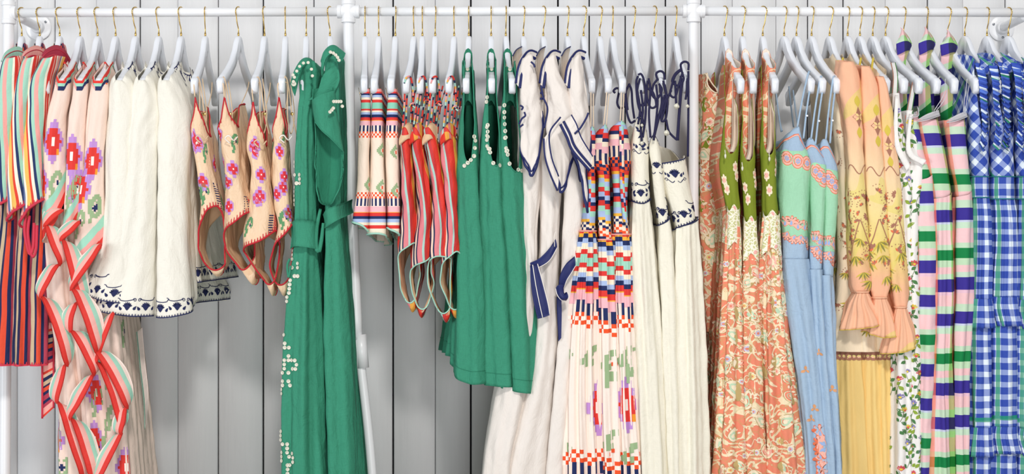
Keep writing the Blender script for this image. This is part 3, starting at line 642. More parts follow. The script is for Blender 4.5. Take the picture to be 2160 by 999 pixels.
# ================================================================== striped shirts (hangers 0-2)
SH = [dict(s=[(112, 12, 34), (130, -2, 36), (180, -14, 30), (250, -22, 22), (340, -30, 14), (440, -38, 10)], b=[(112, 20, 48), (160, 8, 46), (300, 2, 40), (420, 0, 36), (600, -22, 34), (772, -36, 30)], c0=(0, 135), hem=(425, 462), lab='striped shirt hanging furthest left, cut by the frame, mint topped collar', colr='A5D5BF'),
      dict(s=[(112, 52, 74), (135, 38, 68), (180, 27, 58), (250, 20, 50), (340, 12, 46), (400, 10, 50), (470, 8, 54)], b=[(112, 60, 84), (160, 50, 86), (300, 44, 80), (420, 36, 76), (600, 24, 68), (772, 18, 64)], c0=(40, 133), hem=(432, 466), lab='striped shirt second from the left, pink topped crimson collar', colr='F0A79E'),
      dict(s=[(112, 92, 114), (135, 76, 108), (165, 60, 98), (210, 52, 90), (280, 46, 84), (340, 45, 82), (400, 44, 84), (470, 36, 86)], b=[(112, 96, 124), (160, 88, 126), (300, 80, 112), (420, 70, 106), (600, 60, 98), (772, 56, 96)], c0=(82, 132), hem=(425, 478), lab='striped shirt beside the peach kaftans, dark red collar over its hanger', colr='B23248')]
for k, g in enumerate(SH):
    o = garment('striped_shirt', g['lab'], 'shirt', 'striped shirts at the left end', k)
    b = Sheet(g['b'], yn=-.14, hd=.15, far=fdx(k, .15), taper=.7, shoulder=.005, hk=k, neck=(.03, .02), folds=[(140, 1), (450, 4), (772, 6)], lam=.04, seed=k+1, norm=True, hem=[(-1, 764), (0, 772), (1, 764)])
    b.band(-1, 1, 0, .005, CRIM); b.teeth(-1, .6, .008, .006, CRIM, base=.004)
    b.build('shirt_body', M_TAIL, o, lining=M_TAIL)
    s = Sheet(g['s'], yn=-.215, hd=.045, far=.01, taper=.9, top=[(-1, 118), (-.3, 122), (0, 122), (.3, 116), (1, 112)], folds=[(120, 0), (300, 3), (470, 5)], lam=.05, seed=k+5, norm=True,
              hem=[(-1, g['hem'][0]), (-.35, g['hem'][1]), (0, g['hem'][0] + 12), (.3, g['hem'][0] - 6), (1, g['hem'][0])])
    s.teeth(-.9, .9, .008, .007, CRIM, base=.004); s.build('sleeve', M_SLEEVE, o, lining=M_SHIRT)
    tube('cuff_braid', s.edge_line('hem'), .0038, CRIM, o, 6, 60)
    x, y = g['c0']; cm = plain(g['colr'], .8, .3, name='collar_cloth')
    ruled('collar', [(x + 2, y - 6, -.17), (x + 12, y - 26, -.12), (x + 34, y - 37, -.05), (x + 52, y - 31, -.02), (x + 66, y - 10, .01)], [(x + 4, y + 8, -.19), (x + 16, y - 9, -.15), (x + 34, y - 15, -.10), (x + 50, y - 6, -.07), (x + 58, y + 8, -.05)], cm, o, 34, 8, belly=.006,
          trims=((1, .003, CRIM, 'collar_braid'), (.62, .0012, CRIM, 'collar_braid')))
    ruled('collar_stand', [(x + 6, y + 2, -.17), (x + 20, y - 14, -.12), (x + 44, y - 14, -.06), (x + 60, y + 4, -.03)], [(x + 2, y + 34, -.17), (x + 22, y + 20, -.13), (x + 42, y + 18, -.09), (x + 52, y + 40, -.06)], M_SHIRT, o, 24, 6, belly=.004)
    # the sash ends with braided edges
    if k == 2:
        ruled('sash', [(90, 640, -.09), (88, 700, -.1), (89, 790, -.1), (89, 882, -.1)], [(118, 640, -.07), (114, 700, -.09), (113, 790, -.09), (113, 860, -.09)], M_TAIL, o, 30, 5, trims=((0, .0028, CRIM, 'sash_braid'), (1, .0028, CRIM, 'sash_braid')))
        ruled('sash', [(92, 560, .02), (96, 640, .02), (98, 758, .02)], [(122, 560, .03), (124, 640, .03), (124, 770, .03)], M_TAIL, o, 20, 5, trims=((0, .0028, CRIM, 'sash_braid'), (1, .0028, CRIM, 'sash_braid')))
    if k == 1:
        for (a, b2) in (((55, 470), (70, 535)), ((62, 475), (76, 540))):
            tube('tie_loop', ppts([(a[0], a[1] - 20, -.19), (a[0] - 3, a[1] + 20, -.2), (b2[0] - 8, b2[1], -.2), (b2[0], b2[1] - 14, -.2), (b2[0] + 2, a[1], -.19)]), .004, CRIM, o, 8)

# ================================================================== peach kaftans (hangers 3-5)
KF = [dict(r=[(128, 122, 142), (150, 108, 142), (200, 98, 138), (260, 92, 134), (340, 85, 131), (430, 83, 131), (520, 84, 134), (600, 84, 132)], hem=[(-1, 500), (-.35, 512), (0, 480), (.35, 420), (1, 440)],
           fl=[(112, 300, 1), (86, 385, 1)], hk=[(118, 392), (90, 500)], lab='peach kaftan with stepped flowers beside the striped shirts'),
      dict(r=[(132, 160, 182), (150, 150, 182), (200, 143, 178), (260, 140, 176), (340, 137, 172), (430, 131, 166), (520, 130, 152), (600, 130, 152)], hem=[(-1, 520), (-.35, 524), (0, 500), (.35, 455), (1, 440)],
           fl=[(152, 332, 1), (163, 400, 0)], hk=[(148, 420), (160, 400)], lab='peach kaftan with stepped flowers, the middle one of the three'),
      dict(r=[(132, 202, 222), (150, 190, 228), (200, 183, 226), (260, 178, 220), (340, 174, 214), (430, 152, 214), (520, 150, 214), (600, 150, 214)], hem=[(-1, 600), (-.35, 606), (0, 560), (.35, 505), (1, 500)],
           fl=[(196, 340, 1), (171, 400, 2)], hk=[(199, 438), (166, 472)], lab='peach kaftan with stepped flowers beside the ivory blouses')]
for j, g in enumerate(KF):
    k = 3 + j; o = garment('peach_kaftan', g['lab'], 'kaftan', 'peach kaftans with stepped flowers', k)
    s = Sheet(g['r'], yn=-.205, hd=.16, far=fdx(k, .16), taper=.8, shoulder=.004, hk=k, neck=(.085, .11), hem=g['hem'], folds=[(130, .5), (300, 3), (600, 4)], lam=.05, seed=20+j)
    for fx, fy, v in g['fl']: s.pixels(fx, fy, PAT_F, .0068, .0078, PCOL, skew=.0)
    for hx, hy in g['hk']: s.pixels(hx, hy, PAT_H, .0048, .0062, PCOL, skew=.1)
    if j == 2: s.pixels(199, 440, PAT_H2, .0052, .0055, PCOL)
    for d0, d1, m in ((0, .026, RED), (.026, .052, PINK), (.052, .080, MINT)): s.band(-.95, .95, d0, d1, m)
    # patterned yoke: vermilion check and navy blocks at the shoulder
    x0 = g['r'][1][1]; xr = g['r'][1][2]
    s.pixels(xr - 13, 165, ["R.R", ".R.", "R.R"], .009, .009, {'R': OR2}); s.pixels(xr - 4, 148, ["NN", "NN", "MM"], .010, .008, {'N': NAVP, 'M': MINT})
    s.band(-.62, .62, 0, .007, RED, 'top'); s.band(-.55, .55, .007, .015, MINT, 'top'); s.band(-.1, .34, .015, .026, NAVP, 'top'); s.band(-.34, -.1, .015, .024, PINK, 'top')
    s.build('kaftan_sleeve', M_PEACH, o, lining=M_PEACH)
    # neckline panel in blocks, seen past the shoulder
    c = plain('E9A79A', .8, .2, name='rose_facing')
    ruled('neck_facing', [(xr - 6, 132, -.14), (xr + 6, 150, -.08), (xr + 14, 170, -.03), (xr + 24, 160, .04)], [(xr - 8, 180, -.13), (xr, 190, -.09), (xr + 6, 200, -.05), (xr + 14, 190, .02)], [M_RUF, c, M_RUF][j], o, 20, 8, trims=((0, .003, RED, 'neck_binding'),))
    ruled('neck_panel', [(xr - 9, 160, -.15), (xr - 4, 160, -.13), (xr + 3, 175, -.11)], [(xr - 10, 235, -.15), (xr - 5, 240, -.13), (xr + 1, 245, -.11)], stripes('yoke_blocks%d' % j, [('8FB9A6', 8), ('202C5A', 6), ('F3C5B8', 6), ('D8423A', 6)], .036, 0, .002, axis='v', shiftcell=.007), o, 12, 10)
# skirts of the kaftans, long panels that run out of the frame
for j, (k, rows, fx) in enumerate(((3, [(440, 88, 130), (600, 92, 140), (760, 112, 160), (900, 118, 176), (1130, 110, 190)], 1), (4, [(440, 130, 175), (600, 135, 190), (760, 150, 205), (900, 165, 216), (1130, 160, 226)], 2), (5, [(440, 176, 225), (600, 188, 238), (760, 205, 252), (900, 212, 262), (1130, 214, 275)], 0))):
    o = [q for q in bpy.data.objects if q.name.startswith('peach_kaftan')][j]
    s = Sheet(rows, yn=-.15, hd=[(440, .12), (1130, .17)], far=[(440, -.01), (1130, .015)], taper=.9, top=440, folds=[(440, 3), (800, 9), (1130, 12)], lam=.042, seed=31+j, sharp=.3)
    for (fx, fy) in [((130, 985), (120, 925)), ((206, 850), (205, 940)), ((262, 700), (240, 880), (230, 790), (212, 905))][j]:
        s.pixels(fx, fy, PAT_H2 if (fx + fy) % 2 else PAT_H, .0056, .0062, PCOL)
    for (fx, fy) in [((118, 925),), ((204, 830), (200, 925)), ((268, 985),)][j]: s.pixels(fx, fy, PAT_F, .0062, .0072, PCOL)
    s.build('kaftan_skirt', M_PEACH, o)
    # edge bands on the far side panel
    if j == 2:
        ruled('edge_band', [(300, 690, -.02), (306, 760, -.02), (313, 830, -.02), (309, 890, -.02)], [(288, 700, -.04), (296, 780, -.04), (304, 850, -.04), (306, 905, -.04)], M_RUF, o, 30, 6)
KO = [q for q in bpy.data.objects if q.name.startswith('peach_kaftan') and q.parent is None]
# cascading ruffle fronts with mint, pink and red bands
CAS = [(0, [(96, 470), (98, 540), (86, 600), (98, 660), (124, 740), (118, 840), (140, 930), (160, 1010), (150, 1080)], [(132, 455), (118, 520), (116, 590), (88, 660), (102, 700), (140, 790), (123, 850), (146, 940), (170, 1010)], 3),
       (1, [(150, 480), (142, 540), (118, 600), (130, 670), (162, 740), (195, 800), (158, 870), (150, 940), (176, 1010), (170, 1080)], [(124, 500), (130, 560), (150, 620), (112, 640), (146, 690), (184, 760), (178, 840), (140, 900), (158, 960), (188, 1010)], 4),
       (2, [(215, 520), (180, 600), (160, 660), (196, 720), (238, 800), (262, 860), (228, 930), (206, 1000), (200, 1080)], [(156, 610), (164, 640), (190, 700), (222, 760), (258, 830), (266, 900), (240, 960), (250, 1010), (248, 1080)], 5)]
def zigzag(parent, keys, wpx, sd, y0=-.215, name='ruffle'):
    """a banded strip folded back and forth: keys give the outer red edge, each leg overlapping the last"""
    for a in range(len(keys) - 1):
        (x0, yy0), (x1, yy1) = keys[a], keys[a+1]; sgn = 1 if x1 > x0 else -1
        dep = y0 - .006 * (a % 2) - .004 * sd
        dx, dy = x1 - x0, yy1 - yy0; L = math.hypot(dx, dy); ux, uy = dx / L, dy / L; nx, ny = (uy, -ux) if sgn > 0 else (-uy, ux)
        if ny > 0: nx, ny = -nx, -ny
        ex = 12; wv = 5 * math.sin(a * 1.7 + sd); P_ = [(x0 - ux*ex*.2, yy0 - uy*ex*.2), (x0 + dx*.12 - nx*wv*.3, yy0 + dy*.12 - ny*wv*.3), (x0 + dx*.5 - nx*wv*.5, yy0 + dy*.5 - ny*wv*.5), (x0 + dx*.88 + nx*wv*.2, yy0 + dy*.88 + ny*wv*.2), (x1 + ux*1, yy1 + uy*1)]
        w1 = wpx * (.8 + .2 * math.sin(a * 2.1 + sd))
        outer = [(q[0], q[1], dep - (.005 if 0 < n_ < 4 else 0)) for n_, q in enumerate(P_)]
        w1 = wpx * (1.0 if sgn > 0 else .68)
        inner = [(q[0] + nx*w1*(.04, .7, 1, .7, .04)[n_], q[1] + ny*w1*(.04, .7, 1, .7, .04)[n_], dep + .020) for n_, q in enumerate(P_)]
        ruled(name, outer, inner, M_RUF2, parent, 26, 12, wave=.002, lam=.07, seed=a + sd * 7, belly=.004)
M_RUF2 = stripes('ruffle_edge_bands', [('D9372F', 14), ('F0B0A6', 13), ('A3D2BC', 12), ('F6DFD3', 150)], .189, 0, 0, .6, 'v', .01, .25)
zigzag(KO[0], [(132, 445), (95, 478), (124, 560), (87, 628), (139, 772), (122, 850), (170, 1010)], 38, 0)
zigzag(KO[1], [(168, 470), (131, 508), (164, 640), (150, 700), (197, 792), (150, 885), (190, 1012)], 38, 1, -.225)
zigzag(KO[2], [(214, 518), (152, 612), (200, 742), (266, 862), (258, 915), (205, 1025)], 40, 2, -.235)
zigzag(KO[2], [(241, 662), (204, 766), (254, 905)], 36, 3, -.222)

# ================================================================== ivory blouses (hangers 6-8)
BL = [dict(r=[(128, 258, 282), (150, 240, 296), (180, 230, 294), (230, 220, 290), (300, 213, 285), (400, 213, 285), (500, 203, 285), (580, 176, 290), (640, 152, 292)], hem=[(-1, 610), (-.35, 606), (-.1, 628), (.1, 640), (.35, 640), (1, 620)], lab='ivory blouse beside the peach kaftans, navy embroidered hem'),
      dict(r=[(128, 306, 330), (150, 292, 342), (180, 280, 338), (230, 266, 330), (300, 256, 324), (400, 247, 322), (500, 224, 321), (600, 198, 320), (672, 183, 320)], hem=[(-1, 640), (-.35, 644), (-.1, 660), (.1, 668), (.35, 668), (1, 640)], lab='ivory blouse in the middle of the three, navy embroidered hem'),
      dict(r=[(124, 358, 388), (150, 346, 396), (190, 336, 398), (240, 328, 396), (300, 324, 392), (400, 325, 388), (500, 325, 388), (600, 323, 394), (674, 322, 398)], hem=[(-1, 640), (-.35, 670), (-.1, 671), (.15, 664), (.35, 652), (1, 630)], lab='ivory blouse beside the peach swimsuits, navy embroidered neck and hem')]
for j, g in enumerate(BL):
    k = 6 + j; o = garment('embroidered_blouse', g['lab'], 'blouse', 'ivory embroidered blouses', k)
    s = Sheet(g['r'], yn=-.21, hd=.075, far=.01, taper=.9, shoulder=.003, hk=k, hem=g['hem'], neck=(.085, .09), folds=[(130, .3), (230, 3), (450, 5), (674, 6)], lam=.075, seed=40+j, top=None)
    embroider(s, -.075, .075, .023, .046, size=.0125)
    for q, (ax_, ay_, an_, ln_) in enumerate(((2, 134, 60, .014), (6, 141, 40, .018), (11, 149, 30, .022), (15, 158, 18, .024), (19, 166, 8, .020), (-3, 140, -60, .012), (-8, 146, -40, .010), (22, 176, 0, .014))):
        u, z, i = s.loc([270, 319, 370][j] + ax_, ay_); s.poly(rot(drop(ln_, .0062), an_), NAVY, u, z, i)
    for q in (0, 1): u, z, i = s.loc([262, 309, 360][j] - q * 6, 138 + q * 8); s.stroke([(x, y) for x, y in scroll(.006, 1.2)], [.0008, .0018], NAVY, u, z, i)
    s.build('bell_sleeve', M_IVORY, o, lining=M_IVORY)
    b = [[(150, 262, 296), (300, 250, 290), (500, 240, 290), (640, 220, 290)], [(150, 312, 344), (300, 300, 334), (500, 290, 326), (640, 280, 322)], [(150, 364, 394), (250, 362, 398), (400, 352, 404), (520, 350, 408), (600, 348, 411)]][j]
    b = Sheet(b, yn=-.125, hd=[(150, .15), (500, .165), (640, .17)], far=[(150, .0), (400, .02), (620, [.03, .16, .08][j])], taper=.8, shoulder=.004, hk=k, neck=(.085, .105), hem=[(-1, [625, 645, 590][j]), (0, [640, 650, 597][j]), (1, [625, 640, 590][j])], folds=[(150, 0), (400, 3), (640, 5)], lam=.09, seed=46+j)
    embroider(b, .0, .42, .023, .046, size=.0125)
    # neckline band of navy stitches
    b.teeth(.05, .95, .006, .008, NAVY, 'top', .0, .4); b.band(.05, .95, .0, .003, NAVY, 'top')
    nx = [282, 331, 379][j]
    for q in range(7):
        u, z, i = b.loc(nx + 4 + q * 4.5, 150 + q * 5 if q < 5 else 172 - (q-5)*10)
        b.poly(rot(drop(.03 - .002*abs(q-3), .007), 8 - 4*q), NAVY, u, z, i)
    b.build('blouse_body', M_IVORY, o)
    npn = Sheet([(132, nx + 1, nx + 16), (165, nx + 4, nx + 28), (205, nx + 8, nx + 32)], yn=-.09, hd=.02, far=0, taper=.9, top=[(-1, 150), (-.35, 128), (-.1, 152), (.1, 158), (.3, 140), (1, 150)], crumple=.001, dz=.004, cols=60, seed=50+j)
    npn.teeth(-.33, .33, .005, .006, NAVY, 'top', 0, .45); npn.band(-.33, .33, 0, .003, NAVY, 'top')
    for q in range(5): u, z, i = npn.loc(nx + 9 + q * 4, 168 + (4 - abs(q - 2) * 2)); npn.poly(rot(drop(.036 - .005*abs(q-2), .006), 0), NAVY, u, z, i)
    for q in range(4): u, z, i = npn.loc(nx + 10 + q * 5, 190); npn.poly(rot(drop(.014, .005), 20*q - 30), NAVY, u, z, i)
    npn.build('neck_panel', M_IVORY, o)
# collar embroidery on the shoulder caps
# ================================================================== peach swimsuits (hangers 9-12)
def stepk(pts): return pts
SW = [dict(r=[(203, 408, 414), (240, 403, 426), (270, 401, 432), (292, 404, 438), (320, 409, 440), (380, 414, 450), (430, 420, 462), (470, 417, 468), (520, 415, 470), (550, 424, 470), (574, 440, 462)],
           top=[(-1, 222), (-.75, 225), (-.45, 292), (-.15, 250), (0, 203), (.15, 246), (.45, 285), (.75, 218), (1, 212)], hem=[(-1, 452), (-.66, 570), (-.5, 575), (-.36, 545), (-.2, 480), (-.02, 440), (.14, 434), (.28, 452), (.4, 530), (.42, 566), (.5, 572), (.66, 570), (1, 452)],
           fl=[(428, 384, 2.6), (416, 300, 2.2)], hk=[(434, 322), (432, 408)], bars=(448, 500), lab='peach swimsuit with red whipstitch edges beside the ivory blouses'),
      dict(r=[(204, 470, 477), (240, 463, 486), (270, 460, 494), (300, 460, 500), (340, 466, 504), (390, 474, 510), (440, 471, 520), (480, 465, 523), (520, 468, 526), (560, 492, 528), (592, 514, 527)],
           top=[(-1, 212), (-.75, 220), (-.45, 280), (-.15, 250), (0, 204), (.15, 238), (.4, 265), (.7, 212), (1, 204)], hem=[(-1, 470), (-.66, 590), (-.5, 592), (-.36, 545), (-.2, 490), (0, 468), (.16, 450), (.3, 446), (.4, 520), (.44, 580), (.5, 590), (.66, 590), (1, 470)],
           fl=[(492, 358, 2.6), (480, 384, 2.2)], hk=[(496, 300)], bars=(498, 500), lab='second peach swimsuit from the ivory blouses, its deep V top widest open'),
      dict(r=[(213, 531, 537), (250, 524, 546), (290, 521, 554), (312, 520, 556), (350, 527, 562), (400, 524, 568), (450, 519, 576), (490, 512, 580), (520, 510, 584), (560, 530, 580), (600, 558, 574), (617, 566, 574)],
           top=[(-1, 222), (-.75, 228), (-.45, 296), (-.15, 255), (0, 213), (.15, 262), (.45, 305), (.75, 226), (1, 220)], hem=[(-1, 500), (-.66, 612), (-.5, 616), (-.36, 570), (-.25, 528), (0, 508), (.16, 492), (.28, 486), (.38, 540), (.43, 602), (.5, 614), (.66, 612), (1, 500)],
           fl=[(548, 412, 2.9), (536, 320, 2.4)], hk=[(526, 480)], bars=(556, 540), lab='third peach swimsuit from the ivory blouses, large red and lilac flower at its middle'),
      dict(r=[(203, 585, 591), (240, 582, 598), (290, 575, 602), (320, 573, 604), (360, 573, 606), (400, 576, 608), (440, 579, 613), (475, 585, 617), (520, 576, 616), (560, 568, 612), (600, 580, 606), (617, 590, 604)],
           top=[(-1, 215), (-.75, 222), (-.45, 296), (-.15, 240), (0, 203), (.15, 240), (.45, 296), (.75, 222), (1, 215)], hem=[(-1, 490), (-.66, 612), (-.5, 616), (-.36, 575), (-.25, 525), (0, 494), (.16, 476), (.28, 470), (.38, 530), (.43, 602), (.5, 614), (.66, 612), (1, 490)],
           fl=[(600, 372, 2.5), (584, 409, 2.2), (590, 318, 2.4)], hk=[(600, 462)], bars=(610, 540), lab='peach swimsuit tucked against the left green dress')]
CORD = plain('E6C9A6', .6, 0, name='beige_cord')
for j, g in enumerate(SW):
    k = 9 + j; o = garment('swimsuit', g['lab'], 'swimsuit', 'peach whipstitched swimsuits', k)
    s = Sheet(g['r'], yn=-.205, hd=.1, far=fdx(k, .1), taper=1.0, top=g['top'], hem=g['hem'], folds=[(205, 0), (290, 1), (340, 3), (420, 3), (500, 1.5), (590, 1)], lam=.05, seed=60+j, cols=130, dz=.006, crumple=.003)
    for fx, fy, c in g['fl']: s.pixels(fx, fy, PAT_F2, c*.0011, c*.0016, PCOLS)
    for hx, hy in g['hk']: s.pixels(hx, hy, PAT_H, .0032, .0042, PCOLS, skew=.1)
    def sprig(sh, u, z, i, r):
        for rr, line in enumerate(PAT_F2 if r.random() < .6 else PAT_H):
            for cc, ch_ in enumerate(line):
                if ch_ in PCOLS: a_, b_ = (cc - 4.5) * .0030, (5.5 - rr) * .0040; sh.poly([(a_, b_), (a_, b_ - .004), (a_ + .003, b_ - .004), (a_ + .003, b_)], PCOLS[ch_], u, z, i, .0009, False)
    scatter(s, 5, g['r'][0][0] + 75, g['hem'][5][1] - 12, sprig, 7 + j, .5, .05)
    bx, by = g['bars']
    bars = []
    for q in range(9): bars += ["NNNNN.RR..", "......RR..", "NNNNN...RR", "........RR"]
    for tt_, sg_ in ((.25, 1),):
        i_ = int(np.argmin(np.abs(s.t - tt_))); z_ = zof(g['hem'][5][1] + 12, -.2); u_ = s.U[s.nv // 2, i_]
        for rr in range(34):
            zz_ = z_ + (rr - 8) * .0032
            if rr % 2: s.poly([(-.008, 0), (-.008, .003), (.008, .003), (.008, 0)], NAVP, u_, zz_, i_, .0009, False)
            for cc in range(4):
                if (cc + rr // 1) % 2: s.poly([(.010 + cc*.0035, 0), (.010 + cc*.0035, .0032), (.0135 + cc*.0035, .0032), (.0135 + cc*.0035, 0)], PCOLS['R'], u_, zz_, i_, .0009, False)
    s.teeth(-.95, .95, .0075, .0115, REDT, 'hem', .0, .45); s.teeth(-.34, .34, .0075, .0105, REDT, 'top', .0, .45)
    s.build('swimsuit_body', M_SUIT, o, lining=M_SUITIN)
    tube('leg_trim', s.edge_line('hem', -.42, .42), .0024, REDT, o, 6, 110); gusset(s, M_SUIT, o, REDT, .0022, lining=M_SUITIN)
    tube('neck_trim', s.edge_line('top', -1, 1), .0018, REDT, o, 6, 110)
    # tie straps from the cup points up over the hanger arm, with hanging loops and adjusters
    ax, ay = g['r'][0][1] + 3, g['top'][4][1]; tx = HX[k][1]
    yd = -.2 + .02
    tube('strap', ppts([(ax, ay, -.205), (ax - 2, ay - 25, -.2), (tx + 3, 168, -.19), (tx + 8, 160, -.17)]), .0016, CORD, o, 6)
    tube('strap', ppts([(tx + 3, 172, -.19), (tx + 9, 162, -.185), (tx + 16, 190, -.18), (tx + 22, 240, -.17), (tx + 32, 285, -.15)]), .0016, CORD, o, 6)
    tube('strap', ppts([(tx + 5, 172, -.18), (tx + 12, 180, -.175), (tx + 13, 250, -.17), (tx + 20, 282, -.15), (tx + 27, 240, -.13), (tx + 18, 166, -.13)]), .0014, CORD, o, 6)
    fx = s.px[0, -3]; fy = s.py[0, -3]
    f0 = s.P[0, int(len(s.t) * .93)]
    hb = HANG[k][2] * -.13 + np.array([HANG[k][0], 0, ZN - .10])
    tube('strap', [f0, f0 * .5 + hb * .5 + np.array([.004, 0, 0]), hb], .0016, CORD, o, 6)
    lathe('strap_ring', [(.002, -.002), (.0045, -.001), (.0045, .001), (.002, .002)], at(tx + 22, 240, -.172), (0, -1, .3), BR, o, 12)
    # front tie tails on the bust
    tube('tie', ppts([(ax + 12, ay + 98, -.215), (ax + 2, ay + 88, -.222), (ax + 10, ay + 82, -.225), (ax + 20, ay + 92, -.215), (ax + 28, ay + 84, -.205)]), .0017, WHT if j % 2 else CORD, o, 6)

# ================================================================== long green dresses (hangers 13, 14)
G1 = garment('button_dress', 'green linen long dress with a belt, left of the two beside the middle post', 'dress', 'long green dresses with shell buttons', 13)
s = Sheet([(128, 634, 662), (150, 628, 668), (190, 630, 668), (250, 625, 660), (330, 621, 660), (400, 620, 662), (468, 620, 662), (520, 617, 664), (600, 606, 668), (700, 598, 674), (800, 593, 676), (999, 590, 682), (1330, 584, 700)], yn=-.205, hd=.16, far=[(128, 0), (500, .0), (999, .015)],
          taper=.9, top=128, folds=[(130, 2), (400, 6), (500, 4), (620, 10), (1300, 15)], lam=.06, seed=71, dz=.011)
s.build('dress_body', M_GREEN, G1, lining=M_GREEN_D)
b1 = [(620, 344), (619, 354), (622, 369), (632, 368), (633, 378), (633, 387), (626, 390), (621, 396), (620, 404), (619, 412), (618, 422), (617, 432), (615, 528), (612, 540), (618, 536), (618, 546), (611, 560), (618, 560), (628, 558), (629, 568), (629, 578), (622, 580), (611, 571), (611, 580), (614, 588), (613, 597), (611, 606), (609, 615), (606, 625), (606, 633),
      (599, 710), (600, 721), (600, 731), (610, 737), (610, 746), (609, 754), (608, 762), (616, 761), (623, 761), (625, 770), (624, 779), (617, 781), (609, 782), (609, 790), (610, 799), (611, 808), (604, 808), (599, 757), (599, 767), (599, 777), (598, 787), (596, 802), (596, 812), (595, 823), (595, 833),
      (594, 907), (594, 917), (594, 927), (598, 935), (606, 935), (605, 944), (605, 953), (609, 960), (616, 959), (617, 968), (618, 977), (612, 979), (606, 978), (607, 987), (607, 996), (595, 955), (595, 965), (595, 975)]
buttons_on(s, G1, b1, .0052)
ruled('belt', [(613, 470, -.19), (625, 463, -.218), (645, 464, -.224), (662, 466, -.215), (668, 468, -.19)], [(612, 524, -.19), (622, 519, -.22), (645, 521, -.226), (664, 524, -.216), (671, 522, -.19)], M_GREEN, G1, 24, 8, belly=-.003, th=.003)
tube('belt_loop', ppts([(611, 545, -.2), (606, 560, -.2), (609, 585, -.2), (613, 560, -.2)]), .003, M_GREEN, G1, 8)
# collar folded over the hanger and standing at both sides
ruled('collar', [(612, 176, -.215), (620, 150, -.21), (633, 128, -.19), (646, 121, -.17), (660, 127, -.15), (674, 150, -.13), (680, 172, -.12)], [(622, 202, -.215), (629, 168, -.22), (638, 142, -.215), (648, 136, -.205), (656, 146, -.19), (662, 172, -.17), (668, 188, -.15)], M_GREEN, G1, 40, 9, belly=.007, th=.0025, trims=((1, .0012, M_GREEN_D, 'collar_edge'),))
ruled('collar_back', [(660, 128, -.14), (672, 140, -.11), (682, 170, -.08)], [(656, 160, -.13), (664, 178, -.1), (668, 196, -.07)], M_GREEN_D, G1, 16, 6)
for q in [(618, 158), (621, 163), (619, 172), (626, 150), (632, 140), (640, 133), (650, 132), (657, 146), (659, 160)]: button(G1, at(q[0], q[1], -.232), (.1, -1, .2), .0042)
button(G1, at(620, 177, -.228), (0, -1, .1), .0066)
G2 = garment('button_dress', 'green linen long dress beside the middle post, flared sleeve hanging forward', 'dress', 'long green dresses with shell buttons', 14)
s = Sheet([(112, 690, 712), (130, 686, 712), (170, 686, 714), (220, 690, 716), (300, 692, 716), (400, 688, 716), (460, 684, 716), (520, 684, 720), (600, 683, 726), (700, 681, 732), (800, 684, 738), (999, 691, 746), (1330, 696, 760)], yn=-.205, hd=.165, far=0.0,
          taper=.9, top=112, folds=[(130, 2), (400, 6), (460, 4), (620, 10), (1300, 15)], lam=.075, seed=74, dz=.011)
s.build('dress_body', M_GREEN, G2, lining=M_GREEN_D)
ruled('belt', [(681, 452, -.19), (690, 440, -.215), (712, 432, -.218), (730, 426, -.16), (744, 420, -.05)], [(683, 482, -.19), (690, 478, -.218), (712, 464, -.22), (732, 455, -.16), (746, 448, -.05)], M_GREEN, G2, 24, 8, belly=-.003, th=.003)
tube('belt_loop', ppts([(676, 440, -.2), (668, 480, -.2), (666, 515, -.205), (672, 530, -.205), (678, 505, -.2), (682, 470, -.2)]), [.004, .006, .006, .004], M_GREEN, G2, 8)
ruled('collar', [(677, 128, -.215), (682, 110, -.21), (694, 97, -.2), (706, 95, -.19), (718, 103, -.18), (729, 112, -.17)], [(679, 162, -.215), (684, 135, -.22), (692, 118, -.218), (702, 113, -.21), (710, 120, -.2), (714, 134, -.19)], M_GREEN, G2, 34, 9, belly=.006, th=.0025)
ruled('shoulder', [(679, 160, -.21), (670, 190, -.22), (650, 212, -.225)], [(712, 134, -.2), (716, 170, -.21), (700, 205, -.222)], M_GREEN, G2, 20, 9, belly=.01)
for q in [(697, 110), (703, 112), (708, 116), (712, 121), (715, 127)]: button(G2, at(q[0], q[1], -.23), (.3, -1, .2), .0045)
sl = Sheet([(196, 654, 704), (230, 656, 708), (270, 662, 714), (310, 664, 720), (350, 661, 722), (390, 662, 716), (420, 670, 702), (434, 680, 694)], yn=-.27, hd=.03, far=0, taper=.9, top=[(-1, 180), (-.3, 212), (0, 198), (.3, 188), (1, 180)],
           hem=[(-1, 432), (-.6, 420), (-.42, 345), (-.33, 262), (-.25, 255), (0, 285), (.25, 318), (.33, 324), (.42, 340), (.6, 400), (1, 432)], folds=[(200, 1), (330, 4), (430, 5)], lam=.05, seed=77, dz=.006, cols=120)
sl.build('flared_sleeve', M_GREEN, G2, lining=M_GREEN_D)
tube('sleeve_edge', sl.edge_line('hem'), .0014, M_GREEN, G2, 6, 90)
for q in [(696, 236), (700, 232), (703, 228), (704, 214), (709, 214), (714, 214), (719, 214), (722, 224)]: button(G2, at(q[0], q[1], -.281), (.3, -1, .1), .0045)

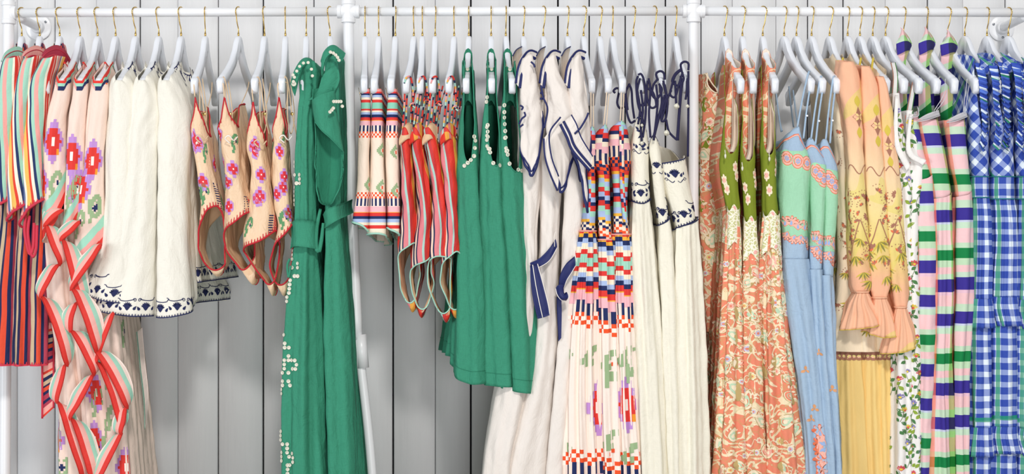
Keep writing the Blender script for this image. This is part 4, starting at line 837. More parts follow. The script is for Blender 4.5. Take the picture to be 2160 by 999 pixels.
# ================================================================== clipped skirts (hangers 15-17)
SK = [dict(r=[(187, 762, 779), (230, 761, 781), (290, 757, 780), (340, 756, 778), (400, 753, 778), (440, 748, 778), (490, 743, 777)], hem=[(-1, 480), (-.3, 468), (0, 474), (.3, 488), (1, 480)], hk=[(776, 388)], lab='peach skirt with striped borders clipped nearest the middle post'),
      dict(r=[(187, 784, 804), (230, 783, 806), (290, 782, 808), (340, 781, 809), (400, 779, 811), (440, 777, 813), (500, 775, 815)], hem=[(-1, 510), (-.3, 494), (0, 492), (.3, 500), (1, 518)], hk=[(802, 390), (803, 318)], lab='peach skirt with striped borders, the middle of the three clipped skirts'),
      dict(r=[(187, 820, 836), (230, 816, 838), (290, 812, 838), (340, 813, 840), (400, 814, 841), (440, 815, 842), (505, 816, 842)], hem=[(-1, 508), (-.3, 480), (0, 486), (.3, 496), (1, 505)], hk=[(834, 398), (832, 316)], lab='peach skirt with striped borders clipped beside the striped swimsuits')]
for j, g in enumerate(SK):
    k = 15 + j; o = garment('skirt', g['lab'], 'skirt', 'clipped peach skirts', k)
    s = Sheet(g['r'], yn=-.195, hd=.165, far=fdx(k, .165), taper=.9, hem=g['hem'], folds=[(187, .3), (300, 2), (500, 4)], lam=.05, seed=80+j, crumple=.001)
    for hx, hy in g['hk']: s.pixels(hx, hy, ["....G.", "...GG.", "..GGGG", ".GGG..", "GGG.R.", "GGG.R.", ".GGG..", "..GGG.", "....G."], .0034, .0042, dict(PCOL, R=OR2))
    s.build('skirt_body', M_SKIRT, o, lining=M_SAGEY)
    tube('hem_binding', s.edge_line('hem'), .0026, MINTB, o, 6, 90)

# ================================================================== striped swimsuits (hangers 18-21)
ST = [dict(r=[(272, 846, 862), (300, 841, 864), (350, 845, 868), (420, 848, 872), (480, 842, 876), (520, 838, 880), (570, 838, 882), (620, 846, 874), (652, 858, 870)], arch=520, bot=650, ar=.1, lab='striped swimsuit beside the clipped skirts'),
      dict(r=[(268, 866, 884), (300, 868, 890), (350, 876, 898), (420, 882, 906), (480, 874, 910), (530, 866, 910), (580, 866, 912), (630, 872, 906), (664, 882, 892)], arch=548, bot=662, ar=.2, lab='second striped swimsuit from the clipped skirts, pink and red panel at its hip'),
      dict(r=[(270, 892, 914), (300, 898, 922), (350, 906, 930), (420, 912, 936), (480, 908, 944), (530, 900, 948), (590, 900, 950), (640, 914, 948), (674, 934, 946)], arch=548, bot=672, ar=-.05, lab='third striped swimsuit from the clipped skirts, wide vermilion stripe down its front'),
      dict(r=[(268, 930, 952), (300, 926, 960), (350, 934, 962), (420, 940, 962), (480, 942, 964), (530, 932, 970), (590, 930, 972), (640, 942, 970), (664, 954, 968)], arch=538, bot=664, ar=.1, lab='striped swimsuit tucked against the leftmost green shift')]
M_STRAP = stripes('striped_strap_cord', [('DD3A2E', 6), ('1F2A4F', 5), ('A8D6C4', 6), ('EDB24F', 4), ('F0A0A0', 6), ('1F2A4F', 3), ('DD3A2E', 5)], .055, 0, 0, .6, 'v', 0, 0, vary=True)
for j, g in enumerate(ST):
    k = 18 + j; o = garment('striped_swimsuit', g['lab'], 'swimsuit', 'striped swimsuits', k); A, B = g['arch'], g['bot']
    s = Sheet(g['r'], yn=-.2, hd=.1, far=fdx(k, .1), taper=1.0, top=[(-1, 280), (-.7, 262), (-.45, 290), (-.25, 275), (0, 268), (.2, 285), (.45, 300), (.7, 262), (1, 280)],
              hem=[(-1, A), (-.66, B - 2), (-.5, B), (-.36, B - 40), (-.24, A + 22), (g['ar'] - .12, A + 2), (g['ar'] + .05, A - 8), (.26, A - 2), (.38, A + 60), (.43, B - 8), (.5, B), (.66, B - 2), (1, A)],
              folds=[(270, .5), (340, 4), (480, 4), (640, 2)], lam=.045, seed=90+j, cols=130, dz=.006, crumple=.003)
    s.build('swimsuit_body', M_SWIMSTR, o, lining=M_SUITIN)
    tube('leg_binding', s.edge_line('hem', -.42, .42), .0020, MINTB, o, 6, 100); gusset(s, M_SWIMSTR, o, MINTB, .002, lining=M_SUITIN)
    tx = HX[k][1]; ax = (g['r'][0][1] + g['r'][0][2]) / 2
    for (dx0, dx1, dep, r_) in ((-2, -6, -.19, .0024), (6, 2, -.18, .0024), (14, 10, -.15, .0022), (22, 14, -.12, .0022), (30, 20, -.08, .002)):
        dep += random.uniform(-.004, .004); p0 = at(ax + dx1, 268 + random.uniform(-3, 26), dep); p1 = at(tx + dx0, 172 + abs(dx0) * .4, dep); mid = at((ax + dx1 + tx + dx0) / 2 + random.uniform(-3, 3), 218, dep)
        tube('strap', [p0, mid, p1], r_, M_STRAP, o, 6)
    tube('strap', ppts([(tx - 3, 176, -.2), (tx + 1, 164, -.2), (tx + 9, 162, -.19), (tx + 14, 180, -.18), (tx + 16, 215, -.175)]), .0026, M_STRAP, o, 6)
    for q in range(1): # knotted bow
        c = np.array(at(tx + 14, (222, 208, 218, 228)[j], -.185)); tube('strap_knot', [c + np.array(v) * .006 for v in ((-1.4, 0, -1), (-.6, -.8, .5), (.4, -.5, .9), (.9, .4, 0), (0, .8, -.7), (-.7, 0, .2), (1.4, -.3, -1.2))], .0022, M_STRAP, o, 6, 30)
    ruled('cup', [(ax - 12, 292, -.195), (ax - 2, 268, -.19), (ax + 8, 258, -.18), (ax + 20, 268, -.16)], [(ax - 12, 306, -.205), (ax, 296, -.21), (ax + 10, 292, -.2), (ax + 18, 300, -.18)], M_SWIMSTR if j % 2 else M_SUITIN, o, 20, 6, belly=.001)

# ================================================================== green sleeveless shifts (hangers 22-24)
def armhole(sh, ab, c=0.0): # strap over the arm, narrow armhole facing the front
    return [(-1, 165), (-.85, 140), (-.78, sh + 8), (-.71, sh + 4), (-.66, 215), (-.59, 215), (-.56, sh + 6), (-.36, sh + 2), (-.29, sh + 18), (c - .17, ab - 130), (c - .12, ab - 60), (c - .06, ab - 10), (c, ab), (c + .05, ab - 8), (c + .10, ab - 50), (c + .15, ab - 120), (.33, sh + 12), (.38, sh + 2), (.56, sh + 6), (.59, 215), (.66, 215), (.71, sh + 4), (.78, sh + 8), (.85, 140), (1, 165)]
GS = [dict(r=[(122, 979, 994), (190, 977, 1000), (220, 975, 1003), (260, 970, 1007), (320, 966, 1010), (400, 966, 1012), (500, 968, 1018), (600, 968, 1024), (700, 966, 1028), (815, 964, 1029)], far=[(122, 0), (300, -.01), (600, -.04), (815, -.085)], hem=[(-1, 752), (-.5, 760), (-.3, 790), (0, 811), (.3, 808), (1, 760)], ab=344,
           b=[(980, 342), (987, 343), (993, 337), (999, 330), (1002, 315), (1001, 300), (1000, 288)], lab='green linen sleeveless shift beside the striped swimsuits'),
      dict(r=[(122, 1029, 1045), (190, 1026, 1047), (240, 1020, 1052), (300, 1014, 1060), (350, 1012, 1066), (450, 1012, 1074), (600, 1014, 1086), (820, 1024, 1094)], far=[(122, 0), (820, -.03)], hem=[(-1, 790), (-.3, 812), (0, 816), (.3, 817), (1, 790)], ab=350,
           b=[(1029, 190), (1029, 205), (1029, 220), (1028, 232), (1028, 244), (1028, 256), (1029, 266), (1030, 276), (1032, 290), (1035, 301), (1038, 311), (1041, 320), (1046, 340), (1054, 348)], lab='green linen sleeveless shift, the middle of the three'),
      dict(r=[(125, 1065, 1086), (190, 1062, 1090), (240, 1056, 1094), (300, 1050, 1104), (350, 1048, 1108), (450, 1048, 1113), (600, 1050, 1128), (700, 1052, 1136), (836, 1060, 1142)], far=[(122, 0), (836, -.03)], hem=[(-1, 800), (-.3, 818), (0, 828), (.3, 834), (1, 800)], ab=362,
           b=[(1067, 225), (1067, 235), (1067, 250), (1067, 260), (1067, 268), (1067, 277), (1068, 287), (1070, 297), (1072, 306), (1074, 316), (1077, 325), (1081, 342), (1090, 357), (1099, 361)], lab='green linen sleeveless shift beside the cream sailor dresses')]
for j, g in enumerate(GS):
    k = 22 + j; o = garment('shift_dress', g['lab'], 'dress', 'green sleeveless shifts', k)
    s = Sheet(g['r'], yn=-.2, hd=.17, far=g['far'], taper=1.0, top=armhole(122, g['ab'], (.0, .06, .06)[j]), hem=g['hem'], folds=[(200, 0), (330, 3), (420, 7), (830, 10)], lam=.065, seed=100+j, cols=140)
    buttons_on(s, o, g['b'], .0056)
    s.band(-.99, .99, .034, .0352, M_GREEN_D)
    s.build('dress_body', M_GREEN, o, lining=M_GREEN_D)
    x0, x1 = g['r'][0][1], g['r'][0][2]; x2, x3 = g['r'][1][1], g['r'][1][2]
    st_ = Sheet([(118, x0 - 1, x1 + 1), (150, x0 - 1, x1 + 1), (200, x2 - 1, x3), (232, x2 - 3, x3 + 1)], yn=-.150, hd=.05, far=0, taper=.95, shoulder=-.006, hk=k, folds=[(118, .8), (232, 2)], lam=.016, seed=110+j, crumple=.0012, dz=.004, cols=90, hem=[(-1, 215), (-.3, 236), (0, 212), (.3, 236), (1, 215)])
    st_.build('shoulder_strap', M_GREEN, o, lining=M_GREEN_D); buttons_on(st_, o, [((x0+x1)/2 - 1, 134), ((x0+x1)/2, 146)], .005)
    tube('armhole_binding', s.edge_line('top', -.38, .38), .0017, M_GREEN, o, 6, 80)
# ================================================================== cream sailor dresses (hangers 25-27)
SD = [dict(b=[(110, 1094, 1122), (170, 1088, 1126), (260, 1092, 1132), (380, 1096, 1142), (500, 1102, 1132), (580, 1104, 1132), (700, 1080, 1128), (820, 1052, 1118), (999, 1022, 1085), (1300, 1000, 1080)], x=1115, lab='cream sailor dress beside the green shifts, navy trimmed collar'),
      dict(b=[(110, 1140, 1170), (170, 1136, 1174), (260, 1140, 1178), (380, 1143, 1186), (500, 1142, 1180), (600, 1136, 1178), (700, 1132, 1176), (820, 1110, 1168), (999, 1058, 1158), (1300, 1040, 1150)], x=1165, lab='cream sailor dress in the middle of the three, collar point lowest left of its sash'),
      dict(b=[(110, 1190, 1222), (170, 1186, 1226), (260, 1190, 1234), (380, 1192, 1236), (500, 1190, 1226), (600, 1184, 1216), (700, 1180, 1212), (820, 1170, 1205), (999, 1150, 1192), (1300, 1140, 1190)], x=1218, lab='cream sailor dress beside the patchwork dresses, its long collar point furthest right')]
def navy_lines(o, pts, y, r=.0021, n=1):
    for k_ in range(n): tube('navy_piping', ppts([(p[0] - 6*k_, p[1] + 1*k_, (p[2] if len(p) > 2 else y)) for p in pts]), r, NAVY2, o, 6, 40)
CAPE = [ # flutter sleeve outlines: left edge, right edge, trimmed
 ([(1096, 190), (1094, 240), (1099, 290), (1108, 330), (1117, 366)], [(1128, 150), (1140, 200), (1146, 250), (1144, 300), (1124, 373)]),
 ([(1150, 255), (1150, 300), (1156, 340), (1166, 375), (1177, 404)], [(1190, 200), (1206, 245), (1218, 300), (1212, 350), (1184, 409)]),
 ([(1196, 180), (1200, 240), (1206, 300), (1218, 370), (1230, 430)], [(1232, 170), (1240, 230), (1244, 300), (1248, 370), (1240, 449)])]
for j, g in enumerate(SD):
    k = 25 + j; o = garment('sailor_dress', g['lab'], 'dress', 'cream sailor dresses', k); x = g['x']
    s = Sheet(g['b'], yn=-.19, hd=.17, far=[(110, fdx(k, .17)), (999, fdx(k, .17) * .5)], taper=.9, shoulder=.004, hk=k, neck=(.05, .06), folds=[(120, .5), (380, 4), (600, 5), (999, 9)], lam=.07, seed=120+j)
    s.build('dress_body', M_CREAM, o)
    # draped cape sleeve with navy piping along its rim
    L, R = CAPE[j]
    top = [(x - 14, 128, -.19), (x, 112, -.18), (x + 12, 118, -.17)]
    sl = Sheet([(112, x - 9, x + 7), (150, x - 17, x + 14), (200, L[0][0] + 1, R[1][0]), (260, L[1][0] + 2, R[2][0]), (310, L[2][0], R[3][0] - 2), (360, L[3][0] + 3, R[3][0] - 10), (450, L[4][0], R[4][0])], yn=-.235, hd=.03, far=0, taper=.9,
               top=[(-1, 105), (-.3, 124), (0, 116), (.3, 112), (1, 105)], hem=[[(-1, 330), (-.5, 300), (-.33, 318), (-.18, 352), (-.02, 371), (.12, 352), (.3, 280), (.5, 240), (1, 300)], [(-1, 380), (-.5, 300), (-.33, 330), (-.15, 380), (.0, 406), (.15, 392), (.32, 330), (.5, 260), (1, 340)], [(-1, 400), (-.5, 320), (-.33, 300), (-.15, 360), (.1, 440), (.22, 448), (.34, 420), (.5, 300), (1, 350)]][j],
               folds=[(120, .5), (260, 4), (400, 5)], lam=.05, seed=124+j, crumple=.003, cols=110, dz=.007)
    sl.build('cape_sleeve', M_CREAM, o, lining=M_CREAM_IN)
    tube('sleeve_piping', sl.edge_line('hem'), .0036, NAVY2, o, 6, 110)
    V = [sl.pt(u, z + .012, i, .0012) for u, z, i in sl.edge_pts('hem', -.7, .7)]; tube('sleeve_piping', V, .0022, NAVY2, o, 6, 90)
    # sailor collar over the hanger
    ruled('collar', [(x - 26, 168, -.2), (x - 20, 130, -.19), (x - 10, 112, -.17), (x + 2, 103, -.14), (x + 14, 106, -.12)], [(x - 18, 186, -.225), (x - 12, 150, -.225), (x - 4, 130, -.215), (x + 4, 121, -.205), (x + 14, 124, -.195)], M_CREAM, o, 34, 9, belly=.006, th=.002,
          trims=((.97, .0042, NAVY2, 'collar_piping'), (.45, .0036, NAVY2, 'collar_piping')))
    ruled('collar_back', [(x - 34, 118, -.12), (x - 26, 105, -.08), (x - 14, 98, -.03)], [(x - 30, 200, -.16), (x - 22, 180, -.12), (x - 12, 150, -.08)], M_CREAM_IN, o, 16, 6, trims=((0, .0018, NAVY2, 'collar_piping'),))
# long draped collar fronts of the middle and right dress
SO = [q for q in bpy.data.objects if q.name.startswith('sailor_dress') and q.parent is None]
ruled('collar_front', [(1182, 262, -.262), (1196, 290, -.265), (1208, 318, -.262), (1244, 360, -.255)], [(1205, 242, -.258), (1216, 262, -.262), (1226, 290, -.262), (1250, 330, -.25)], M_CREAM, SO[2], 24, 8, belly=.005, trims=((0, .0038, NAVY2, 'collar_piping'), (.35, .0034, NAVY2, 'collar_piping'), (1, .0018, NAVY2, 'collar_piping')))
tube('navy_piping', ppts([(1212, 282, -.27), (1224, 270, -.268), (1236, 250, -.264), (1241, 238, -.26)]), .0026, NAVY2, SO[2], 6)
ruled('collar_front', [(1147, 292, -.25), (1150, 330, -.255), (1160, 365, -.255), (1176, 402, -.25)], [(1183, 247, -.25), (1160, 280, -.258), (1163, 330, -.258), (1178, 372, -.25)], M_CREAM, SO[1], 24, 8, belly=.004, trims=((0, .0026, NAVY2, 'collar_piping'), (1, .0022, NAVY2, 'collar_piping')))
for pts in ([(1097, 222), (1103, 226), (1100, 232)], [(1095, 262), (1101, 250), (1108, 244), (1106, 236)], [(1096, 268), (1104, 262)], [(1120, 130), (1126, 136), (1128, 142)], [(1141, 180), (1146, 205), (1155, 230), (1148, 270)]): tube('navy_cord', ppts(pts, -.245), .0024, NAVY2, SO[0], 6)
for (a, par) in (((1142, 196), SO[0]), ((1142, 208), SO[0])): tube('navy_tab', ppts([(a[0] - 3, a[1]), (a[0] + 4, a[1])], -.24), .003, NAVY2, par, 6, 3)
# navy sashes tied at the waist, and the knots hanging from them
ruled('sash', [(1118, 554, -.2), (1138, 544, -.205), (1158, 524, -.205), (1172, 504, -.2)], [(1122, 566, -.205), (1140, 562, -.21), (1160, 548, -.21), (1175, 522, -.2)], NAVY2, SO[1], 24, 6, belly=.003, th=.002, trims=((1, .0009, WHT, 'sash_piping'),))
ruled('sash_end', [(1118, 560, -.21), (1120, 600, -.215), (1126, 640, -.215), (1134, 672, -.21)], [(1134, 556, -.215), (1146, 600, -.22), (1156, 640, -.22), (1160, 664, -.215)], NAVY2, SO[0], 24, 8, belly=.006, th=.0025, trims=((1, .0011, WHT, 'sash_piping'), (.38, .0011, WHT, 'sash_piping')))
ruled('sash', [(1178, 604, -.2), (1182, 578, -.21), (1194, 556, -.215), (1212, 540, -.21)], [(1190, 606, -.2), (1196, 590, -.21), (1206, 574, -.215), (1214, 560, -.21)], NAVY2, SO[2], 24, 6, belly=.003, th=.002, trims=((1, .0009, WHT, 'sash_piping'),))
ruled('sash_knot', [(1172, 608, -.21), (1176, 622, -.222), (1184, 632, -.226), (1194, 634, -.22)], [(1188, 600, -.215), (1188, 612, -.226), (1190, 620, -.23), (1196, 616, -.225)], NAVY2, SO[2], 20, 6, belly=.008, th=.003, trims=((0, .001, WHT, 'sash_piping'),))
ruled('sash_end', [(1174, 625, -.205), (1175, 660, -.2), (1178, 720, -.195)], [(1184, 630, -.205), (1185, 660, -.2), (1184, 712, -.195)], NAVY2, SO[2], 14, 5, th=.002)
for p in ([(1172, 488), (1169, 500), (1170, 520)], [(1210, 522), (1213, 535), (1216, 552)]): tube('belt_thread', ppts(p, -.215), .0009, WHT, SO[1 if p[0][0] < 1200 else 2], 5)

# ================================================================== patchwork striped dresses (hangers 28-30)
PD = [dict(bo=[(266, 1243, 1256), (300, 1236, 1258), (340, 1240, 1256), (400, 1240, 1254), (440, 1234, 1256), (495, 1226, 1258)], sk=[(487, 1225, 1258), (520, 1218, 1262), (600, 1205, 1266), (720, 1193, 1268), (860, 1186, 1272), (999, 1184, 1280), (1330, 1180, 1290)], ap=1249, lab='patchwork striped dress beside the cream sailor dresses'),
      dict(bo=[(262, 1270, 1282), (290, 1256, 1286), (330, 1252, 1286), (380, 1264, 1286), (430, 1264, 1288), (512, 1266, 1292)], sk=[(505, 1264, 1292), (530, 1264, 1295), (600, 1263, 1298), (720, 1266, 1302), (860, 1268, 1304), (999, 1274, 1308), (1330, 1276, 1312)], ap=1276, lab='patchwork striped dress hanging deepest in shade between its two neighbours'),
      dict(bo=[(254, 1302, 1320), (275, 1290, 1328), (330, 1286, 1334), (370, 1294, 1328), (430, 1298, 1326), (502, 1296, 1330)], sk=[(494, 1294, 1331), (530, 1295, 1334), (600, 1295, 1337), (720, 1298, 1341), (860, 1300, 1347), (999, 1302, 1360), (1330, 1304, 1372)], ap=1311, lab='patchwork striped dress beside the ivory gowns, tallest bodice of the three')]
NB = plain('E9D6BE', .6, 0, name='nude_strap')
for j, g in enumerate(PD):
    k = 28 + j; o = garment('patchwork_dress', g['lab'], 'dress', 'patchwork striped dresses', k)
    t0 = g['bo'][0][0]
    s = Sheet(g['bo'], yn=-.2, hd=.13, far=fdx(k, .13), taper=1.0, top=[(-1, t0 + 8), (-.6, t0 + 30), (-.3, t0 + 12), (0, t0), (.3, t0 + 14), (.6, t0 + 34), (1, t0 + 8)], folds=[(260, .5), (340, 3), (430, 4), (500, 2)], lam=.04, seed=130+j)
    s.build('bodice', M_PATCHB, o, lining=M_SAGEY)
    s2 = Sheet(g['sk'], yn=-.205, hd=[(490, .13), (999, .18)], far=fdx(k, .13), taper=1.0, folds=[(487, 2.5), (540, 5), (720, 8), (1300, 11)], lam=.030, seed=134+j, norm=True, sharp=.4, cols=140, crumple=.001)
    for (fx, fy) in [((1262, 858),), ((1262, 858),), ((1322, 850),)][j]: s2.pixels(fx, fy, PAT_F, .0082, .0098, dict(PCOL, O=ORNG))
    HK = {0: [(1200, 752, 0), (1248, 748, 1), (1198, 945, 0)], 1: [(1284, 760, 1), (1290, 795, 0), (1288, 925, 1)], 2: [(1322, 752, 1), (1336, 788, 0), (1330, 955, 1)]}[j]
    for hx, hy, f_ in HK: s2.pixels(hx, hy, ["...GG.", "..GGGG", ".GGG..", "GGG...", "GGGG..", ".GGG.."] if f_ else ["GG....", "GGGG..", "GGGGG.", "GGGG..", "GG....", "GG...."], .0095, .0085, PCOL, skew=.2 if f_ else 0)
    if j == 1:
        for rx, ry in ((1270, 770), (1286, 776), (1296, 765), (1280, 957), (1294, 953)): s2.pixels(rx, ry, ["R"], .012, .010, {'R': OR2})
    s2.build('skirt', M_PATCH, o)
    tube('waist_seam', s2.edge_line('top', -.95, .95, .001), .0022, PINK, o, 6, 60)
    tx = HX[k][1]
    for dx, dep, b0 in ((-3, -.2, -3), (3, -.195, 3)):
        tube('strap', ppts([(g['ap'] + b0, t0 + 2, -.2), ((g['ap'] + tx) / 2 + dx * .8, 222, dep), (tx + dx, 176, dep + .01)]), .0017, NB, o, 6)
    # shaded inner straps and back bodice
bsx = Sheet([(t0 + 12, g['ap'] - 5, g['ap'] + 5), (t0 + 110, g['ap'] - 6 + j, g['ap'] + 4 + j), (t0 + 215, g['ap'] + 2 + j, g['ap'] + 11 + j)], yn=-.216, hd=.008, far=0, taper=.9, seed=138+j, crumple=.001, cols=30); bsx.build('front_strip', M_PATCHB, o)

# ================================================================== ivory gowns with navy embroidery (hangers 31-33)
ID = [dict(bo=[(246, 1343, 1356), (275, 1338, 1366), (310, 1334, 1369), (350, 1333, 1370), (400, 1334, 1372), (432, 1336, 1373)], top=[(-1, 250), (-.5, 300), (-.3, 262), (-.1, 246), (.1, 252), (.3, 296), (.5, 300), (1, 250)], whem=[(-1, 424), (-.3, 424), (0, 430), (.3, 420), (1, 424)],
           sk=[(424, 1335, 1373), (460, 1333, 1378), (600, 1334, 1392), (760, 1337, 1405), (999, 1342, 1418), (1330, 1344, 1430)], emb=(1352, 405), lab='ivory gown with navy embroidered bodice beside the patchwork dresses'),
      dict(bo=[(284, 1373, 1384), (310, 1370, 1392), (350, 1376, 1398), (400, 1381, 1404), (440, 1386, 1410), (478, 1392, 1414)], top=[(-1, 290), (-.5, 320), (-.3, 300), (0, 284), (.3, 300), (.5, 320), (1, 290)], whem=[(-1, 466), (-.3, 476), (0, 470), (.3, 456), (1, 460)],
           sk=[(462, 1391, 1414), (500, 1390, 1420), (600, 1395, 1426), (760, 1402, 1430), (999, 1410, 1436), (1330, 1412, 1440)], emb=(1398, 448), lab='ivory gown with navy embroidered bodice, half hidden between its two neighbours'),
      dict(bo=[(295, 1398, 1430), (320, 1390, 1446), (345, 1388, 1452), (400, 1402, 1460), (440, 1416, 1468), (488, 1428, 1474)], top=[(-1, 300), (-.5, 350), (-.32, 344), (-.1, 342), (.15, 334), (.32, 326), (.5, 340), (1, 296)], whem=[(-1, 470), (-.33, 486), (-.1, 478), (.1, 470), (.33, 458), (1, 460)],
           sk=[(458, 1428, 1474), (500, 1424, 1479), (600, 1423, 1486), (760, 1424, 1494), (999, 1427, 1502), (1330, 1428, 1512)], emb=(1440, 445), lab='ivory gown with navy embroidered bodice beside the right post, shell beads on its cords')]
for j, g in enumerate(ID):
    k = 31 + j; o = garment('embroidered_gown', g['lab'], 'dress', 'ivory gowns with navy cords', k)
    s = Sheet(g['bo'], yn=-.2, hd=.12, far=fdx(k, .12) * .6, taper=1.0, top=g['top'], hem=g['whem'], folds=[(260, .3), (430, 1)], lam=.06, seed=140+j, crumple=.001, dz=.006)
    embroider(s, -.036, .036, .026, .034, size=.0115)
    s.teeth(-.9, .9, .0072, .006, NAVY, 'top', .0, .42); s.band(-.9, .9, 0, .0028, NAVY, 'top')
    cx, cy = {0: (1356, 308), 1: (1385, 350), 2: (1424, 370)}[j]; u0, z0, i0 = s.loc(cx, cy); sz = .011 if j != 2 else .0145
    s.poly([(x*sz, y*sz) for x, y in flower_poly(1, 7, 12, 168)], NAVY, u0, z0, i0)
    for sg in (-1, 1):
        s.poly([(x + sg*.017, y) for x, y in rot(drop(.012, .007), sg*-20)], NAVY, u0, z0, i0); s.poly([(x + sg*.024, y + .004) for x, y in rot(drop(.009, .005), sg*-20)], NAVY, u0, z0, i0)
        s.stroke([(sg*(.004 + p*.018), -.016 - .004*math.sin(p*5)) for p in np.linspace(0, 1, 12)], .0018, NAVY, u0, z0, i0)
        s.stroke([(sg*.024 + sg*x, y - .012) for x, y in scroll(.005, 1.2)], [.0006, .0018], NAVY, u0, z0, i0)
    if j == 0:
        for q in range(6): u, z, i = s.loc(1344 + 3*q, 268 + 9*q); s.poly(rot(drop(.013, .006), 30 + 50*q), NAVY, u, z, i)
    s.build('bodice', M_IVORY2, o, lining=M_IVORY2)
    s2 = Sheet(g['sk'], yn=-.205, hd=[(424, .12), (999, .18)], far=[(424, fdx(k, .12) * .6), (999, fdx(k, .18) * .5)], taper=1.0, top=[(a, b - 1) for a, b in g['whem']], folds=[(430, 1.5), (500, 5), (700, 9), (1300, 13)], lam=.042, seed=145+j, norm=True, cols=130)
    s2.build('skirt', M_IVORY2, o)
    tube('waist_stitching', s2.edge_line('top', -.95, .95, .0015), .0014, NAVY, o, 6, 60)
    if j == 2:
        e = [at(1497 + 7 * math.sin(q*.5) * .3 + q * .25, 640 + q * 20, -.15) for q in range(20)]
# navy cords: loops and tails from the hanger tips down to the bodices
IO = [q for q in bpy.data.objects if q.name.startswith('embroidered_gown') and q.parent is None]
NC = plain('262445', .8, 0, name='navy_cord')
def cords(o, lst, y=-.21, r=.0030):
    for l in lst: tube('navy_cord', ppts(l, y), r, NC, o, 6, max(20, len(l) * 7))
cords(IO[0], [[(1346, 160), (1342, 175), (1345, 215), (1352, 240), (1358, 262)], [(1346, 158), (1352, 156), (1358, 168), (1362, 200), (1358, 222), (1346, 215), (1344, 190), (1350, 165)], [(1366, 170), (1364, 200), (1372, 226), (1384, 222), (1378, 196), (1366, 186)], [(1352, 190), (1356, 230), (1352, 268), (1354, 300)],
    [(1344, 190), (1350, 230), (1346, 262)], [(1368, 165), (1372, 190), (1369, 240), (1372, 290)], [(1362, 190), (1362, 240), (1356, 290)]])
cords(IO[0], [[(1298, 196), (1294, 192), (1300, 186), (1306, 190), (1302, 216), (1308, 228), (1318, 222), (1320, 200), (1314, 186)], [(1326, 176), (1332, 190), (1334, 220), (1338, 250)], [(1320, 200), (1322, 235), (1330, 258), (1340, 254)], [(1326, 180), (1320, 196), (1324, 232)]], -.17)
cords(IO[1], [[(1388, 170), (1384, 156), (1392, 150), (1400, 154), (1402, 168)], [(1386, 168), (1378, 180), (1376, 200), (1386, 208), (1396, 190), (1390, 176)], [(1399, 170), (1405, 200), (1403, 225), (1396, 252)], [(1402, 178), (1408, 215), (1404, 250), (1395, 254), (1398, 225), (1405, 206)], [(1392, 180), (1396, 215), (1388, 250), (1378, 290)],
    [(1384, 178), (1387, 220), (1379, 296)], [(1405, 252), (1410, 275), (1417, 285), (1428, 295)], [(1402, 200), (1392, 240), (1380, 288)]])
cords(IO[2], [[(1438, 150), (1436, 136), (1444, 130), (1452, 134), (1452, 148)], [(1438, 146), (1424, 160), (1416, 185), (1414, 200), (1424, 204), (1432, 178), (1440, 152)], [(1438, 150), (1442, 168), (1430, 180), (1418, 172), (1424, 156), (1436, 146)], [(1450, 165), (1449, 190), (1446, 210)], [(1436, 160), (1434, 210), (1428, 296)], [(1424, 170), (1426, 214), (1427, 224)], [(1416, 190), (1406, 212), (1400, 232)], [(1452, 150), (1452, 230), (1451, 330)], [(1440, 165), (1434, 230), (1430, 296)]])
for o, q in ((IO[2], (1427, 224, .0085)), (IO[2], (1450, 224, .0055)), (IO[1], (1406, 280, .0085)), (IO[0], (1354, 302, .006)), (IO[0], (1354, 264, .0045))):
    c = at(q[0], q[1], -.22); r = q[2]; lathe('shell_bead', [(.0, -r), (r*.75, -r*.5), (r, 0), (r*.75, r*.5), (0, r)], c, (.2, -.3, 1), BTN, o, 6)

# ================================================================== green and coral paisley dresses (hangers 34-36)
def coralmat():
    n = N('paisley_printed_cloth'); v = n.m('MULTIPLY', n.v, -1.)
    b = n.noise(30, n.uv, 3); coral = n.mix(n.m('MULTIPLY', b, .5), 'EC8F72', 'E0785C')
    d = n.voro(34, n.uv, 'DISTANCE_TO_EDGE'); f1 = n.voro(60, n.uv)
    vine = n.m('LESS_THAN', n.m('ABSOLUTE', n.m('SUBTRACT', n.noise(16, n.uv, 2, .5, 1.2), .5)), .028)
    c = n.mix(vine, coral, 'F0DDB8'); c = n.mix(n.m('LESS_THAN', f1, .13), c, 'D9B98A'); c = n.mix(n.m('LESS_THAN', f1, .07), c, 'F4E3C4')
    low = n.m('LESS_THAN', d, .06); c = n.mix(n.m('MULTIPLY', low, .3), c, 'B8A869')
    return n.done(c, .8, .03, .3)
M_CORAL = coralmat()
def greenmat():
    n = N('olive_printed_cloth'); b = n.noise(26, n.uv, 3); g = n.mix(n.m('MULTIPLY', b, .6), '83902A', '6F7C20')
    bl = n.noise(13, n.uv, 2, .5, 1.); c = n.mix(n.m('GREATER_THAN', bl, .66), g, 'F0E4CC'); return n.done(c, .75, .02, .35)
M_OLIVE = greenmat()
def lacemat():
    n = N('lace_border_print'); f = n.voro(190, n.uv); e = n.voro(90, n.uv, 'DISTANCE_TO_EDGE'); c = n.mix(n.m('LESS_THAN', f, .4), 'C9C88F', 'F4EDD6'); c = n.mix(n.m('LESS_THAN', e, .09), c, 'F7F0DE'); c = n.mix(n.m('GREATER_THAN', n.noise(40, n.uv, 1), .66), c, 'EFB0A6'); return n.done(c, .8, .02, .3)
M_LACE = lacemat()
